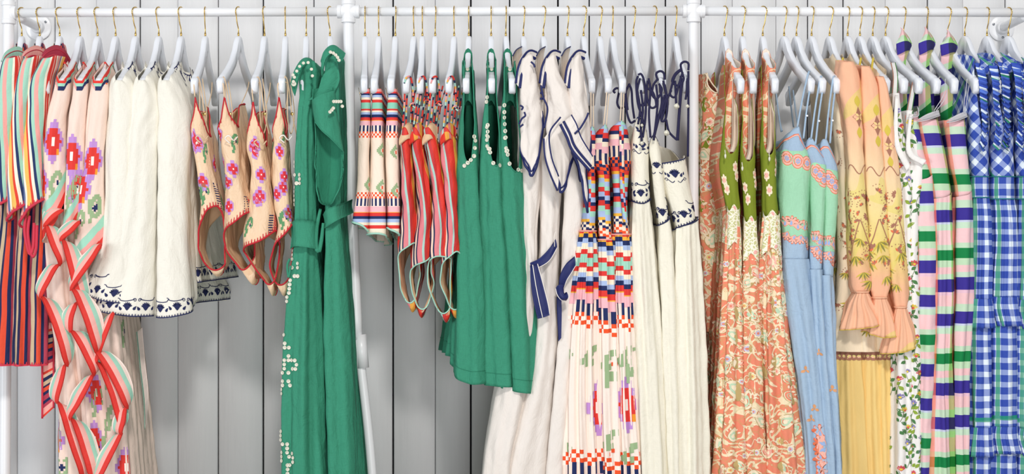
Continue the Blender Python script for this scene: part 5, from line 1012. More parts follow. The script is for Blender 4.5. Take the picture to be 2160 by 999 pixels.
C_CRM = plain('F3E2C4', .8, 0, name='cream_print'); C_OLV = plain('A3A35F', .8, 0, name='olive_print'); C_TAN = plain('BFA46C', .8, 0, name='tan_print'); C_COR = plain('E5846B', .8, 0, name='coral_print'); C_MINT = plain('BFD9B8', .8, 0, name='pale_green_print'); C_LIL = plain('C9C3DA', .8, 0, name='pale_lilac_print'); C_YEL = plain('EBD98A', .8, 0, name='straw_print'); C_BLS = plain('F4B5A4', .8, 0, name='blush_print')
def m_paisley(sh, u, z, i, r):
    a = r.uniform(-60, 60) + r.choice((0, 180)); s_ = r.uniform(.014, .023); P = paisley(1)
    for k_, m in ((1.1, C_TAN), (1.0, C_CRM), (.6, C_BLS if r.random() < .4 else C_MINT), (.32, C_CRM)): sh.poly(rot([(x*s_*k_*.8, y*s_*k_) for x, y in P], a), m, u, z, i, .0007 + .0004 * (1.3 - k_) * 2)
    for q in range(5):
        t = a + 90 + (q - 2) * 26; c = (math.cos(math.radians(t)) * s_ * 1.35, math.sin(math.radians(t)) * s_ * 1.35); sh.poly([(x + c[0], y + c[1]) for x, y in rot(leaf(s_*.55, s_*.26), t - 90)], C_CRM, u, z, i, .001)
def m_flower(sh, u, z, i, r):
    s_ = r.uniform(.008, .013)
    for k_, m in ((1.1, C_TAN), (1.0, C_CRM), (.62, r.choice((C_BLS, C_LIL, C_YEL))), (.28, C_COR)): sh.poly(scallop(s_*k_, 7), m, u, z, i, .0007 + (1.3 - k_) * .0008)
    for sg in (-1, 1): sh.stroke([(sg*(s_ + p*.018), -.012*p + .006*math.sin(p*5)) for p in np.linspace(0, 1, 9)], .0016, C_CRM, u, z, i); sh.poly([(x + sg*(s_ + .02), y - .012) for x, y in rot(leaf(.014, .007), sg*-60)], C_CRM, u, z, i)
CD = [dict(r=[(127, 1540, 1556), (200, 1537, 1560), (260, 1530, 1562), (320, 1522, 1561), (350, 1520, 1560), (400, 1528, 1560), (445, 1536, 1562), (520, 1534, 1566), (640, 1527, 1570), (800, 1520, 1578), (999, 1512, 1590), (1330, 1500, 1610)], w=450, ab=324, lab='green and coral paisley dress beside the right post, button line down its front'),
      dict(r=[(137, 1575, 1590), (200, 1572, 1594), (260, 1568, 1594), (320, 1563, 1594), (350, 1563, 1594), (400, 1570, 1596), (470, 1572, 1597), (560, 1568, 1602), (700, 1566, 1606), (850, 1568, 1610), (999, 1570, 1618), (1330, 1566, 1630)], w=474, ab=340, lab='green and coral paisley dress, the middle one of the three'),
      dict(r=[(127, 1616, 1632), (200, 1614, 1634), (260, 1610, 1637), (320, 1607, 1640), (350, 1608, 1641), (400, 1611, 1642), (465, 1612, 1646), (560, 1606, 1652), (700, 1604, 1668), (850, 1606, 1690), (999, 1610, 1706), (1330, 1610, 1730)], w=462, ab=326, lab='green and coral paisley dress beside the blue strap dresses')]
def straptop(sh, ab): return [(-1, ab - 20), (-.85, 215), (-.78, sh + 10), (-.70, sh + 6), (-.64, 225), (-.56, 225), (-.52, sh + 8), (-.44, sh + 2), (-.38, sh + 70), (-.25, ab - 70), (-.12, ab - 14), (0, ab), (.12, ab - 10), (.25, ab - 60), (.38, sh + 72), (.44, sh + 2), (.52, sh + 8), (.56, 225), (.64, 225), (.70, sh + 6), (.78, sh + 10), (.85, 215), (1, ab - 20)]
for j, g in enumerate(CD):
    k = 34 + j; o = garment('paisley_dress', g['lab'], 'dress', 'green and coral paisley dresses', k); W_ = g['w']
    up = [r for r in g['r'] if r[0] <= W_ + 60]; dn = [r for r in g['r'] if r[0] >= W_ - 60]
    s = Sheet(up, yn=-.2, hd=.16, far=fdx(k, .16) * .7, taper=.95, top=straptop(g['r'][0][0], g['ab']), hem=[(-1, W_ + 6), (0, W_ + 2), (1, W_ + 6)], folds=[(130, .3), (330, 1.5), (450, 4)], lam=.045, seed=150+j, cols=140)
    for q, (dx_, yy) in enumerate(((8, 378), (30, 352), (14, 398 + 6*j), (34, 372))):
        u, z, i = s.loc(g['r'][4][1] + dx_, yy + (0, 16, -8)[j]); s.poly([(x*.75, y*1.5) for x, y in scallop(.011, 6, .3)], C_CRM, u, z, i, .001); s.poly([(x, y*1.4) for x, y in scallop(.005, 5, .2)], C_BLS, u, z, i, .0016)
    s.band(-.95, -.31, 0, .40, M_CORAL, 'hem', .0007, 30)
    s.build('bodice', M_OLIVE, o, lining=M_SAGEY)
    # coral printed front panel on the side turned to the left, with its row of covered buttons
    s2 = Sheet(dn, yn=-.203, hd=[(440, .16), (999, .19)], far=fdx(k, .16) * .7, taper=.95, top=[(-1, W_), (-.3, W_ - 4), (0, W_ + 2), (.3, W_ - 2), (1, W_)], hem=1330, folds=[(450, 3), (560, 6), (800, 9), (1300, 13)], lam=.05, seed=154+j, cols=130)
    scatter(s2, [50, 40, 62][j], W_ + 80, 1080, m_paisley, 5 + j, .62, .030); scatter(s2, [42, 34, 52][j], W_ + 70, 1080, m_flower, 15 + j, .62, .026)
    s2.build('skirt', M_CORAL, o)
    l = Sheet(dn, yn=-.2055, hd=[(440, .16), (999, .19)], far=fdx(k, .16) * .7, taper=.95, top=[(-1, W_ - 16), (-.5, W_ - 8), (-.3, W_ - 18), (-.15, W_ - 6), (0, W_ - 20), (.15, W_ - 8), (.3, W_ - 18), (1, W_ - 12)], hem=[(-1, W_ + 70), (-.4, W_ + 60), (-.2, W_ + 76), (0, W_ + 60), (.2, W_ + 78), (.4, W_ + 62), (1, W_ + 70)], folds=[(450, 3), (560, 6), (800, 9)], lam=.05, seed=154+j, cols=110)
    l.build('lace_band', M_LACE, o)
    x0, x1 = g['r'][0][1], g['r'][0][2]; st_ = g['r'][0][0]
    st = Sheet([(st_ - 4, x0, x1), (st_ + 30, x0 - 2, x1 - 2), (st_ + 80, x0 - 5, x0 + 8), (st_ + 150, x0 - 8, x0 + 6), (st_ + 210, x0 - 9, x0 + 3)], yn=-.150, hd=.05, far=-.004, taper=.95, shoulder=-.006, hk=k, folds=[(120, .6), (330, 1.2)], lam=.025, seed=158+j, dz=.005, cols=60)
    st.build('shoulder_strap', M_CORAL, o, lining=M_SAGEY)
    ruled('armhole_facing', [(x0 + 6, st_ + 40, -.15), (x0 + 5, st_ + 110, -.16), (x0 + 4, st_ + 175, -.17), (x0 - 2, g['ab'] - 4, -.19)], [(x1 + 1, st_ + 45, -.10), (x1 + 3, st_ + 110, -.11), (x1 + 2, st_ + 170, -.13), (x1 - 8, g['ab'] - 2, -.17)], M_SAGEY, o, 24, 6, belly=.004)
    zx = [1529, 1565, 1622][j]; zy = [316, 342, 322][j]
    tube('zip_pull', ppts([(zx, zy, -.212), (zx + 1, zy + 8, -.214)]), .0012, BTN, o, 6, 3); lathe('zip_tab', [(.001, 0), (.0028, .004), (.0030, .009), (.001, .012)], at(zx + 1, zy + 18, -.214), (0, 0, 1), BTN, o, 10)
PO = [q for q in bpy.data.objects if q.name.startswith('paisley_dress') and q.parent is None]
# left dress: front panel facing us at its left, coral blooms, fringe neckline and covered buttons
fp = Sheet([(160, 1494, 1502), (200, 1491, 1520), (260, 1490, 1536), (330, 1487, 1534), (420, 1486, 1536), (500, 1488, 1538), (640, 1495, 1540), (800, 1505, 1540)], yn=-.04, hd=.06, far=-.03, taper=.8, top=[(-1, 160), (-.4, 154), (-.15, 182), (.1, 196), (.35, 180), (.5, 150), (1, 150)], hem=700, folds=[(200, 1), (420, 3), (700, 5)], lam=.06, seed=163)
def olive_blot(sh, u, z, i, r): sh.poly(rot(scallop(r.uniform(.014, .022), 6, .3), r.uniform(0, 90)), M_OLIVE, u, z, i, .0006)
scatter(fp, 12, 200, 460, olive_blot, 4, .5, .04); scatter(fp, 30, 200, 600, m_paisley, 3, .5, .026); scatter(fp, 26, 170, 690, m_flower, 8, .5, .02)
fp.build('front_panel', M_CORAL, PO[0])
for q in range(24): u, z, i = fp.loc(1520 + .15 * q, 212 + q * 15); button(PO[0], fp.pt(u, z, i, .002), fp.pt(u, z, i, .02) - fp.pt(u, z, i, .002), .0042)
tube('neck_fringe', fp.edge_line('top', -.5, .5), .0022, C_CRM, PO[0], 6, 40)

# ================================================================== blue strap dresses (hangers 37-39)
M_BLUE = solid('pale_blue_linen', 'A6BDD3', '97B0CB', .85, .09, .45); M_MINTL = solid('mint_green_linen', 'A3D5B3', '90C9A4', .85, .07, .45)
BD = [dict(bo=[(266, 1676, 1690), (300, 1660, 1702), (340, 1652, 1722), (400, 1650, 1716), (500, 1656, 1711), (552, 1656, 1711)], top=[(-1, 290), (-.5, 292), (-.32, 278), (-.1, 268), (.05, 267), (.2, 300), (.34, 322), (.5, 322), (1, 290)], w=546, mh=(322, 360), bh=(470, 520), sk=[(540, 1656, 1712), (600, 1660, 1722), (750, 1680, 1736), (860, 1692, 1742), (999, 1704, 1750), (1330, 1716, 1764)], sp=[((1682, 266), (1704, 158)), ((1695, 290), (1710, 178))], lab='blue strap dress beside the green and coral paisley dresses'),
      dict(bo=[(290, 1704, 1718), (320, 1702, 1736), (350, 1710, 1750), (430, 1714, 1744), (500, 1712, 1740), (572, 1712, 1738)], top=[(-1, 310), (-.4, 300), (-.1, 290), (.05, 292), (.25, 330), (.4, 345), (1, 310)], w=568, mh=(350, 385), bh=(500, 540), sk=[(562, 1711, 1738), (650, 1715, 1744), (800, 1722, 1752), (999, 1734, 1762), (1330, 1744, 1772)], sp=[((1711, 291), (1730, 168)), ((1720, 304), (1736, 186))], lab='blue strap dress, the middle one of the three'),
      dict(bo=[(292, 1734, 1748), (320, 1730, 1760), (365, 1738, 1771), (430, 1740, 1769), (500, 1738, 1764), (588, 1736, 1760)], top=[(-1, 312), (-.4, 304), (-.1, 293), (.05, 294), (.25, 335), (.4, 358), (1, 312)], w=580, mh=(362, 400), bh=(510, 552), sk=[(574, 1735, 1760), (650, 1736, 1764), (800, 1742, 1770), (999, 1752, 1778), (1330, 1758, 1786)], sp=[((1742, 293), (1757, 168)), ((1751, 300), (1762, 188))], lab='blue strap dress beside the peach gowns')]
C_ORR = plain('E57450', .8, 0, name='orange_outline_print'); C_PNK = plain('F2B6A6', .8, 0, name='salmon_print'); C_GRN = plain('A4DDB0', .8, 0, name='mint_motif_print'); C_BLU = plain('9BB4E0', .8, 0, name='blue_motif_print')
def medallion(sh, px, py, s_=.016):
    u, z, i = sh.loc(px, py)
    for k_, m in ((1.35, C_GRN), (1.15, C_ORR), (1.05, C_PNK), (.72, C_ORR), (.62, C_PNK)): sh.poly([(x*k_, y*k_*1.25) for x, y in scallop(s_, 24, .02)], m, u, z, i, .0006 + (1.4 - k_) * .0009)
    for q in range(6): a = q * 60 + 20; sh.poly([(x + math.cos(math.radians(a))*s_*.3, y + math.sin(math.radians(a))*s_*.36) for x, y in rot(leaf(s_*.5, s_*.26), a - 90)], C_BLU, u, z, i, .0018)
def edge_motif(sh, px, py, s_=.012, a=0):
    u, z, i = sh.loc(px, py)
    for k_, m in ((1.25, C_ORR), (1.1, C_PNK)): sh.poly(rot([(x*s_*k_, y*s_*k_) for x, y in flower_poly(1.3, 5, 0, 180)], a), m, u, z, i, .0008 + (1.3 - k_) * .001)
    sh.poly(rot(drop(s_*1.1, s_*.55), a), C_BLU, u, z, i, .0016)
for j, g in enumerate(BD):
    k = 37 + j; o = garment('strap_dress', g['lab'], 'dress', 'blue strap dresses', k)
    s = Sheet(g['bo'], yn=-.2, hd=.13, far=fdx(k, .13) * .55, taper=.95, top=g['top'], hem=g['w'] + 4, folds=[(290, .5), (400, 2.5), (540, 3.5)], lam=.06, seed=170+j)
    t_mid = g['bo'][2][0]; cx = (g['bo'][3][1] + g['bo'][3][2]) / 2; wd = (g['bo'][3][2] - g['bo'][3][1]) / 2
    # mint centre between scalloped orange and salmon borders
    e = s.edge_pts('top', -.75, .75); z1 = zof(g['mh'][0] - 4, -.2); z2 = zof(g['bh'][1] - 22, -.2)
    V = []; 
    for u, z, i in e:
        for q in range(13): V.append(s.pt(u, min(z1, z - .022) + (z2 - min(z1, z - .022)) * q / 12, i, .0006))
    s.extra.append((V, [[a*13+q, (a+1)*13+q, (a+1)*13+q+1, a*13+q+1] for a in range(len(e)-1) for q in range(12)], M_MINTL))
    s.band(-.75, .75, .0185, .0205, C_ORR, 'top', .0012); s.band(-.75, .75, .0205, .024, C_PNK, 'top', .0012)
    for q in range(-1, 2): medallion(s, cx + q * wd * (.62 if j == 0 else .55), g['mh'][0] + 14 + (q + 1) * (8 if j else 4), .0135)
    for q in range(-2, 3): edge_motif(s, cx + q * wd * .42, g['bh'][0] + 6 + q * 4, .0115, 8 * q)
    for q in range(-2, 3): edge_motif(s, cx + q * wd * .44 + 6, g['bh'][0] + 34 + q * 4, .010, 170 + 8 * q)
    s.build('bodice', M_BLUE, o, lining=M_BLUE)
    s2 = Sheet(g['sk'], yn=-.205, hd=[(540, .13), (999, .17)], far=fdx(k, .13) * .55, taper=.95, top=g['w'], folds=[(540, 1.5), (620, 5), (800, 8), (1300, 12)], lam=.036, seed=175+j, norm=True)
    for px, py in [((1700, 780), (1718, 860), (1712, 880)), ((1728, 745),), ((1756, 820),)][j]: u, z, i = s2.loc(px, py); [s2.poly(rot([(x, y + .006) for x, y in leaf(.012, .007)], a), plain('E0A070', .8, 0, name='ochre_print'), u, z, i) for a in (0, 120, 240)]
    if j == 0:
        for q in range(6): edge_motif(s2, 1730 + 3 * math.sin(q), 915 + q * 17, .014, 60 * q)
    s2.build('skirt', M_BLUE, o)
    for (a, b) in g['sp']: tube('strap', ppts([(a[0], a[1] + 2, -.2), ((a[0] + b[0]) / 2 - 1, (a[1] + b[1]) / 2, -.2), (b[0], b[1], -.19), (b[0] + 4, b[1] - 8, -.18)]), .0026, M_BLUE, o, 6, flat=.5)
    lathe('strap_ring', [(.0012, -.001), (.0026, -.0008), (.0026, .0008), (.0012, .001)], at((g['sp'][1][0][0] + g['sp'][1][1][0]) / 2, (g['sp'][1][0][1] + g['sp'][1][1][1]) / 2 + 10, -.203), (0, -1, .3), HW, o, 12)
BO = [q for q in bpy.data.objects if q.name.startswith('strap_dress') and q.parent is None]
for o, a, b in ((BO[0], (1648, 278), (1637, 195)), (BO[0], (1674, 268), (1664, 182)), (BO[1], (1684, 270), (1673, 190)), (BO[0], (1650, 276), (1646, 260))):
    tube('strap', ppts([(a[0], a[1], .02), ((a[0] + b[0]) / 2, (a[1] + b[1]) / 2 + 3, .03), (b[0], b[1], .04)]), .0022, M_BLUE, o, 6)

# ================================================================== peach and yellow gowns (hangers 40-42)
def gownmat():
    n = N('peach_chiffon'); v = n.m('MULTIPLY', n.v, -1.)
    f = n.m('DIVIDE', v, .72); c = n.ramp(f, [(0, 'F2B896'), (.24, 'F3BC98'), (.40, 'F2D2A6'), (.54, 'EED796'), (.66, 'E9D27C'), (.80, 'F0B592'), (1, 'F0B290')], 'LINEAR')
    b = n.noise(7, n.uv, 2, .5, 1.); c = n.mix(n.m('MULTIPLY', n.m('GREATER_THAN', b, .60), .55), c, 'E3D36E'); return n.done(c, .7, .02, .35, cs=20)
M_GOWN = gownmat(); M_BUTTER = solid('butter_yellow_chiffon', 'F0CF86', 'EAC274', .7, .01, .3, cs=16); M_CHAMP = solid('cream_chiffon', 'F5E2C4', 'F1D6B2', .7, .01, .3, cs=18)
C_TAU = plain('A9745F', .8, 0, name='terracotta_print'); C_GOL = plain('D5BE4E', .8, 0, name='gold_print'); C_OL2 = plain('8A8744', .8, 0, name='olive_line_print')
def m_spray(sh, u, z, i, r):
    a = r.uniform(0, 360); s_ = r.uniform(.007, .011)
    for q in range(5): sh.poly(rot([(x, y + s_*.7) for x, y in leaf(s_*1.1, s_*.5)], a + (q - 2) * 32), C_TAU if r.random() < .7 else C_ORR, u, z, i, .0008)
    for q in range(4): an = a + 90 + q * 25; sh.poly([(x + math.cos(math.radians(an))*s_*2, y + math.sin(math.radians(an))*s_*2) for x, y in scallop(.0013, 4, 0)], C_TAU, u, z, i)
def m_frond(sh, u, z, i, r):
    a = r.uniform(150, 210); s_ = r.uniform(.02, .032)
    for q in range(7): sh.poly(rot([(x, y + s_*.55) for x, y in leaf(s_, s_*.16)], a + (q - 3) * 20), C_OL2 if q % 2 else C_GOL, u, z, i, .0009)
def m_cross(sh, px, py, s_=.017):
    u, z, i = sh.loc(px, py); sh.poly([(0, s_*1.6), (s_*.45, s_*.5), (s_, 0), (s_*.45, -s_*.5), (0, -s_*1.6), (-s_*.45, -s_*.5), (-s_, 0), (-s_*.45, s_*.5)], C_TAU, u, z, i, .0009)
    for q in range(4): sh.poly(rot([(x, y + s_*.42) for x, y in leaf(s_*.75, s_*.36)], 45 + q * 90), plain('F0CE8E', .8, 0, name='apricot_print'), u, z, i, .0016)
    for sg in (1, -1): sh.poly([(x, y + sg*s_*2.4) for x, y in leaf(s_*1.8, s_*.9)], C_GOL, u, z, i, .0009)
GD = [dict(s=[(126, 1778, 1802), (150, 1774, 1814), (190, 1776, 1821), (250, 1786, 1823), (320, 1792, 1825), (400, 1794, 1828), (480, 1798, 1834), (560, 1800, 1840), (600, 1800, 1846), (618, 1806, 1836)], c=[(616, 1808, 1834), (640, 1798, 1850), (668, 1792, 1876), (696, 1784, 1896)], ch=[(-1, 690), (-.3, 698), (0, 690), (.3, 664), (1, 690)], x=[(1812, 250)], lab='peach and yellow gown beside the blue strap dresses, long frilled cuff'),
      dict(s=[(136, 1818, 1836), (160, 1818, 1850), (190, 1820, 1858), (250, 1823, 1864), (320, 1826, 1869), (400, 1830, 1874), (480, 1834, 1880), (560, 1836, 1884), (600, 1838, 1886), (632, 1844, 1874)], c=[(628, 1846, 1872), (655, 1842, 1886), (680, 1838, 1896), (712, 1830, 1904)], ch=[(-1, 705), (-.3, 700), (0, 712), (.3, 706), (1, 705)], x=[(1851, 268)], lab='peach and yellow gown in the middle, diamond motif on its sleeve'),
      dict(s=[(158, 1853, 1864), (185, 1856, 1874), (230, 1860, 1884), (300, 1864, 1892), (380, 1870, 1902), (460, 1874, 1908), (540, 1878, 1914), (620, 1884, 1920), (652, 1892, 1916)], c=[(648, 1894, 1914), (675, 1888, 1926), (705, 1880, 1940), (745, 1870, 1950)], ch=[(-1, 735), (-.3, 748), (0, 742), (.3, 712), (1, 735)], x=[(1875, 305)], lab='peach and yellow gown beside the white floral dresses')]
for j, g in enumerate(GD):
    k = 40 + j; o = garment('chiffon_gown', g['lab'], 'gown', 'peach and yellow gowns', k)
    s = Sheet(g['s'], yn=-.215, hd=.045, far=-.006, taper=.9, top=[(-1, g['s'][0][0] - 8), (-.3, g['s'][0][0] + 2), (0, g['s'][0][0] + 4), (.3, g['s'][0][0] + 2), (1, g['s'][0][0] - 8)], folds=[(130, 1), (250, 2.5), (500, 4), (600, 5), (640, 2)], lam=.045, seed=180+j, crumple=.002)
    for q in g['x']: m_cross(s, *q)
    scatter(s, 26, 400, 560, m_spray, 40 + j, .5, .016); scatter(s, 7, 500, 600, m_frond, 50 + j, .4, .03)
    s.stroke([(-.03 + p*.06, .012*math.sin(p*9) - .01) for p in np.linspace(0, 1, 24)], .0022, C_TAU, *s.loc((g['s'][5][1] + g['s'][5][2]) / 2, 352))
    s.stroke([(-.03 + p*.06, .05 - .09*abs(p - .5)*2) for p in np.linspace(0, 1, 24)], .0024, C_TAU, *s.loc((g['s'][6][1] + g['s'][6][2]) / 2, 500))
    s.build('sleeve', M_GOWN, o, lining=M_GOWN)
    cf = Sheet(g['c'], yn=-.222, hd=.05, far=-.005, taper=1.0, hem=g['ch'], folds=[(g['c'][0][0], 1.5), (g['c'][-1][0], 8)], lam=.024, seed=184+j, norm=True, cols=150, dz=.006, sharp=.5)
    cf.build('cuff_frill', M_GOWN, o, lining=M_GOWN); tube('cuff_gather', cf.edge_line('top', -1, 1, .001), .0026, M_GOWN, o, 6, 60); tube('frill_edge', cf.edge_line('hem', -1, 1, .0005), .0010, C_GOL, o, 5, 150)
    b = [[(150, 1764, 1790), (250, 1766, 1800), (400, 1772, 1812), (560, 1776, 1822), (700, 1768, 1836), (742, 1766, 1840)], [(150, 1800, 1826), (400, 1808, 1850), (742, 1812, 1862)], [(180, 1840, 1862), (400, 1850, 1880), (742, 1850, 1888)]][j]
    b = Sheet(b, yn=-.165, hd=.15, far=[(150, -.01), (742, -.03)], taper=.9, shoulder=.006, hk=k, neck=(.05, .06), hem=742, folds=[(150, 1), (400, 4), (742, 7)], lam=.05, seed=190+j)
    scatter(b, 50, 200, 700, m_spray, 70 + j, .6, .018); scatter(b, 5, 560, 700, m_frond, 75 + j, .4, .03)
    b.build('gown_body', M_CHAMP, o)
    sk = [[(730, 1764, 1836), (850, 1758, 1848), (999, 1754, 1856), (1330, 1744, 1870)], [(730, 1822, 1864), (850, 1820, 1874), (999, 1820, 1884), (1330, 1816, 1896)], [(730, 1852, 1880), (850, 1850, 1886), (999, 1850, 1892), (1330, 1846, 1900)]][j]
    s2 = Sheet(sk, yn=-.15, hd=.16, far=-.02, taper=.95, folds=[(730, 5), (999, 9), (1300, 12)], lam=.045, seed=194+j, norm=True, top=736)
    s2.band(-.9, .9, 0, .018, C_TAU, 'top', .0012)
    us = [u for u, z, i in s2.edge_pts('top', -.7, .7)]
    for q in np.arange(us[0], us[-1], .0125): zz, ii = float(s2.Z[0, s2.i0]), s2.i0; s2.poly([(x, y - .021) for x, y in scallop(.0085, 20, 0)], C_TAU, q, zz, ii, .0014); s2.poly([(x, y - .019) for x, y in scallop(.0045, 5, .2)], C_YEL, q, zz, ii, .002); s2.poly([(x, y - .021) for x, y in scallop(.002, 8, 0)], C_BLS, q, zz, ii, .0026)
    s2.build('gown_skirt', M_BUTTER, o)
    tube('neck_tie', ppts([(HX[k][0] + 28, 122, -.12), (HX[k][0] + 24, 150, -.13), (HX[k][0] + 20, 190, -.12)]), .003, C_GOL, o, 6)

# ================================================================== white floral dresses (hangers 43, 44)
M_WHF = solid('white_printed_cotton', 'F1EEEA', 'E8E2DE', .8, .02, .3)
F_LF = plain('4F7F4C', .8, 0, name='leaf_print'); F_LF2 = plain('8FA83F', .8, 0, name='lime_leaf_print'); F_RO = plain('D9545C', .8, 0, name='rose_print'); F_YE = plain('E6CC4A', .8, 0, name='yellow_flower_print'); F_LI = plain('8F86B8', .8, 0, name='violet_print'); F_ST = plain('6F7F55', .8, 0, name='stem_print')
def m_botan(sh, u, z, i, r):
    sg = r.choice((-1, 1)); sh.stroke([(sg*.006*math.sin(p*4), -.03 + p*.06) for p in np.linspace(0, 1, 12)], .0011, F_ST, u, z, i)
    for q in range(5): a = sg*(50 if q % 2 else -50) + r.uniform(-15, 15); sh.poly([(x + sg*.006*math.sin(q) + (.006 if q % 2 else -.006), y - .025 + q*.012) for x, y in rot(leaf(r.uniform(.012, .02), .009), -a)], r.choice((F_LF, F_LF, F_LF2)), u, z, i)
    c = r.choice((F_RO, F_RO, F_YE, F_LI)); sh.poly([(x, y + .034) for x, y in flower_poly(r.uniform(.007, .011), 5, 0, 180)], c, u, z, i, .0014); sh.poly([(x, y + .034) for x, y in scallop(.003, 5)], F_YE if c != F_YE else F_RO, u, z, i, .002)
FD = [dict(r=[(196, 1884, 1898), (250, 1886, 1906), (300, 1890, 1914), (360, 1896, 1924), (420, 1900, 1928), (560, 1904, 1930), (740, 1898, 1926), (999, 1896, 1926), (1330, 1892, 1930)], st=[(1882, 132), (1888, 160), (1886, 200)], lab='white floral dress beside the peach gowns, hidden but for a narrow strip'),
      dict(r=[(232, 1914, 1928), (280, 1914, 1938), (320, 1916, 1948), (348, 1920, 1958), (380, 1920, 1954), (440, 1918, 1944), (520, 1916, 1940), (640, 1918, 1942), (800, 1920, 1944), (999, 1922, 1946), (1330, 1920, 1950)], st=[(1930, 160), (1924, 196), (1916, 240)], lab='white floral dress beside the plaid dresses, with a pointed bodice edge')]
for j, g in enumerate(FD):
    k = 43 + j; o = garment('floral_dress', g['lab'], 'dress', 'white floral dresses', k)
    s = Sheet(g['r'], yn=-.2, hd=.15, far=fdx(k, .15) * .5, taper=.9, folds=[(200, .5), (400, 3), (999, 8)], lam=.05, seed=200+j)
    scatter(s, 70, 250, 1060, m_botan, 81 + j, .6, .03); s.build('dress_body', M_WHF, o, lining=M_WHF)
    ruled('shoulder_strap', [(g['st'][0][0] - 3, g['st'][0][1], -.16), (g['st'][1][0] - 4, g['st'][1][1], -.18), (g['st'][2][0] - 4, g['st'][2][1], -.19)], [(g['st'][0][0] + 6, g['st'][0][1], -.15), (g['st'][1][0] + 5, g['st'][1][1], -.17), (g['st'][2][0] + 6, g['st'][2][1], -.18)], M_WHF, o, 16, 5, trims=((0, .0012, C_TAU, 'strap_edge'), (1, .0012, F_LF, 'strap_edge')))
    ruled('armhole_edge', [(g['st'][2][0] + 2, g['st'][2][1], -.205), (g['r'][2][1] - 4, g['r'][2][0], -.21), (g['r'][3][2] - 12, g['r'][3][0], -.212)], [(g['st'][2][0] + 8, g['st'][2][1], -.205), (g['r'][2][1] + 6, g['r'][2][0] - 6, -.21), (g['r'][3][2] - 4, g['r'][3][0] - 10, -.212)], M_WHF, o, 16, 4)

# ================================================================== plaid halter dresses (hangers 45-47)
def plaidmat():
    n = N('painted_plaid_cotton'); v = n.m('MULTIPLY', n.v, -1.)
    wv = n.m('MULTIPLY', n.m('SUBTRACT', n.noise(9, n.uv, 2), .5), .006)
    f = n.m('FRACT', n.m('DIVIDE', n.m('ADD', v, wv), .27))
    c = n.widths(f, [('F1C4C6', 12), ('C4DCC0', 9), ('3A2E90', 14), ('C9CFE6', 2), ('C6E0C6', 7), ('F3C8CA', 16), ('C2DDBF', 6), ('118044', 12), ('C0DDB9', 8), ('F1C4C6', 8), ('C6DCC6', 6), ('3A2E90', 14), ('E9C0D0', 4)])
    fu = n.m('FRACT', n.m('DIVIDE', n.m('ADD', n.u, wv), .15)); soft = n.m('MULTIPLY', n.m('GREATER_THAN', fu, .74), n.m('LESS_THAN', fu, .86)); c = n.mix(n.m('MULTIPLY', soft, .62), c, 'F2774A')
    lime = n.m('MULTIPLY', n.m('GREATER_THAN', fu, .15), n.m('LESS_THAN', fu, .34)); c = n.mix(n.m('MULTIPLY', lime, .75), c, 'A6DE62', 'MULTIPLY')
    return n.done(c, .75, .02, .25)
M_PLAID = plaidmat(); M_PLIN = plain('E6E4E8', .8, .2, name='plaid_lining')
PLD = [dict(bo=[(236, 1914, 1938), (300, 1916, 1950), (340, 1924, 1960), (380, 1938, 1972)], sk=[(372, 1936, 1972), (450, 1940, 1976), (600, 1942, 1980), (800, 1942, 1976), (999, 1938, 1966), (1330, 1934, 1970)], ap=(1903, 62), an=(1893, 110), lab='plaid halter dress beside the white floral dresses'),
       dict(bo=[(244, 1934, 1984), (300, 1944, 1996), (350, 1954, 2006), (405, 1966, 2014), (420, 1968, 2015)], sk=[(404, 1966, 2015), (450, 1964, 2016), (600, 1966, 2018), (800, 1962, 2014), (999, 1958, 2022), (1330, 1954, 2034)], ap=(1953, 60), an=(1940, 110), lab='plaid halter dress, the middle one of the three, widest skirt'),
       dict(bo=[(246, 1996, 2042), (300, 2002, 2044), (350, 2010, 2048), (400, 2021, 2056), (415, 2022, 2057)], sk=[(398, 2021, 2057), (450, 2019, 2058), (600, 2021, 2058), (800, 2018, 2046), (999, 2022, 2044), (1330, 2022, 2048)], ap=(2000, 66), an=(1986, 112), lab='plaid halter dress beside the gingham dresses')]
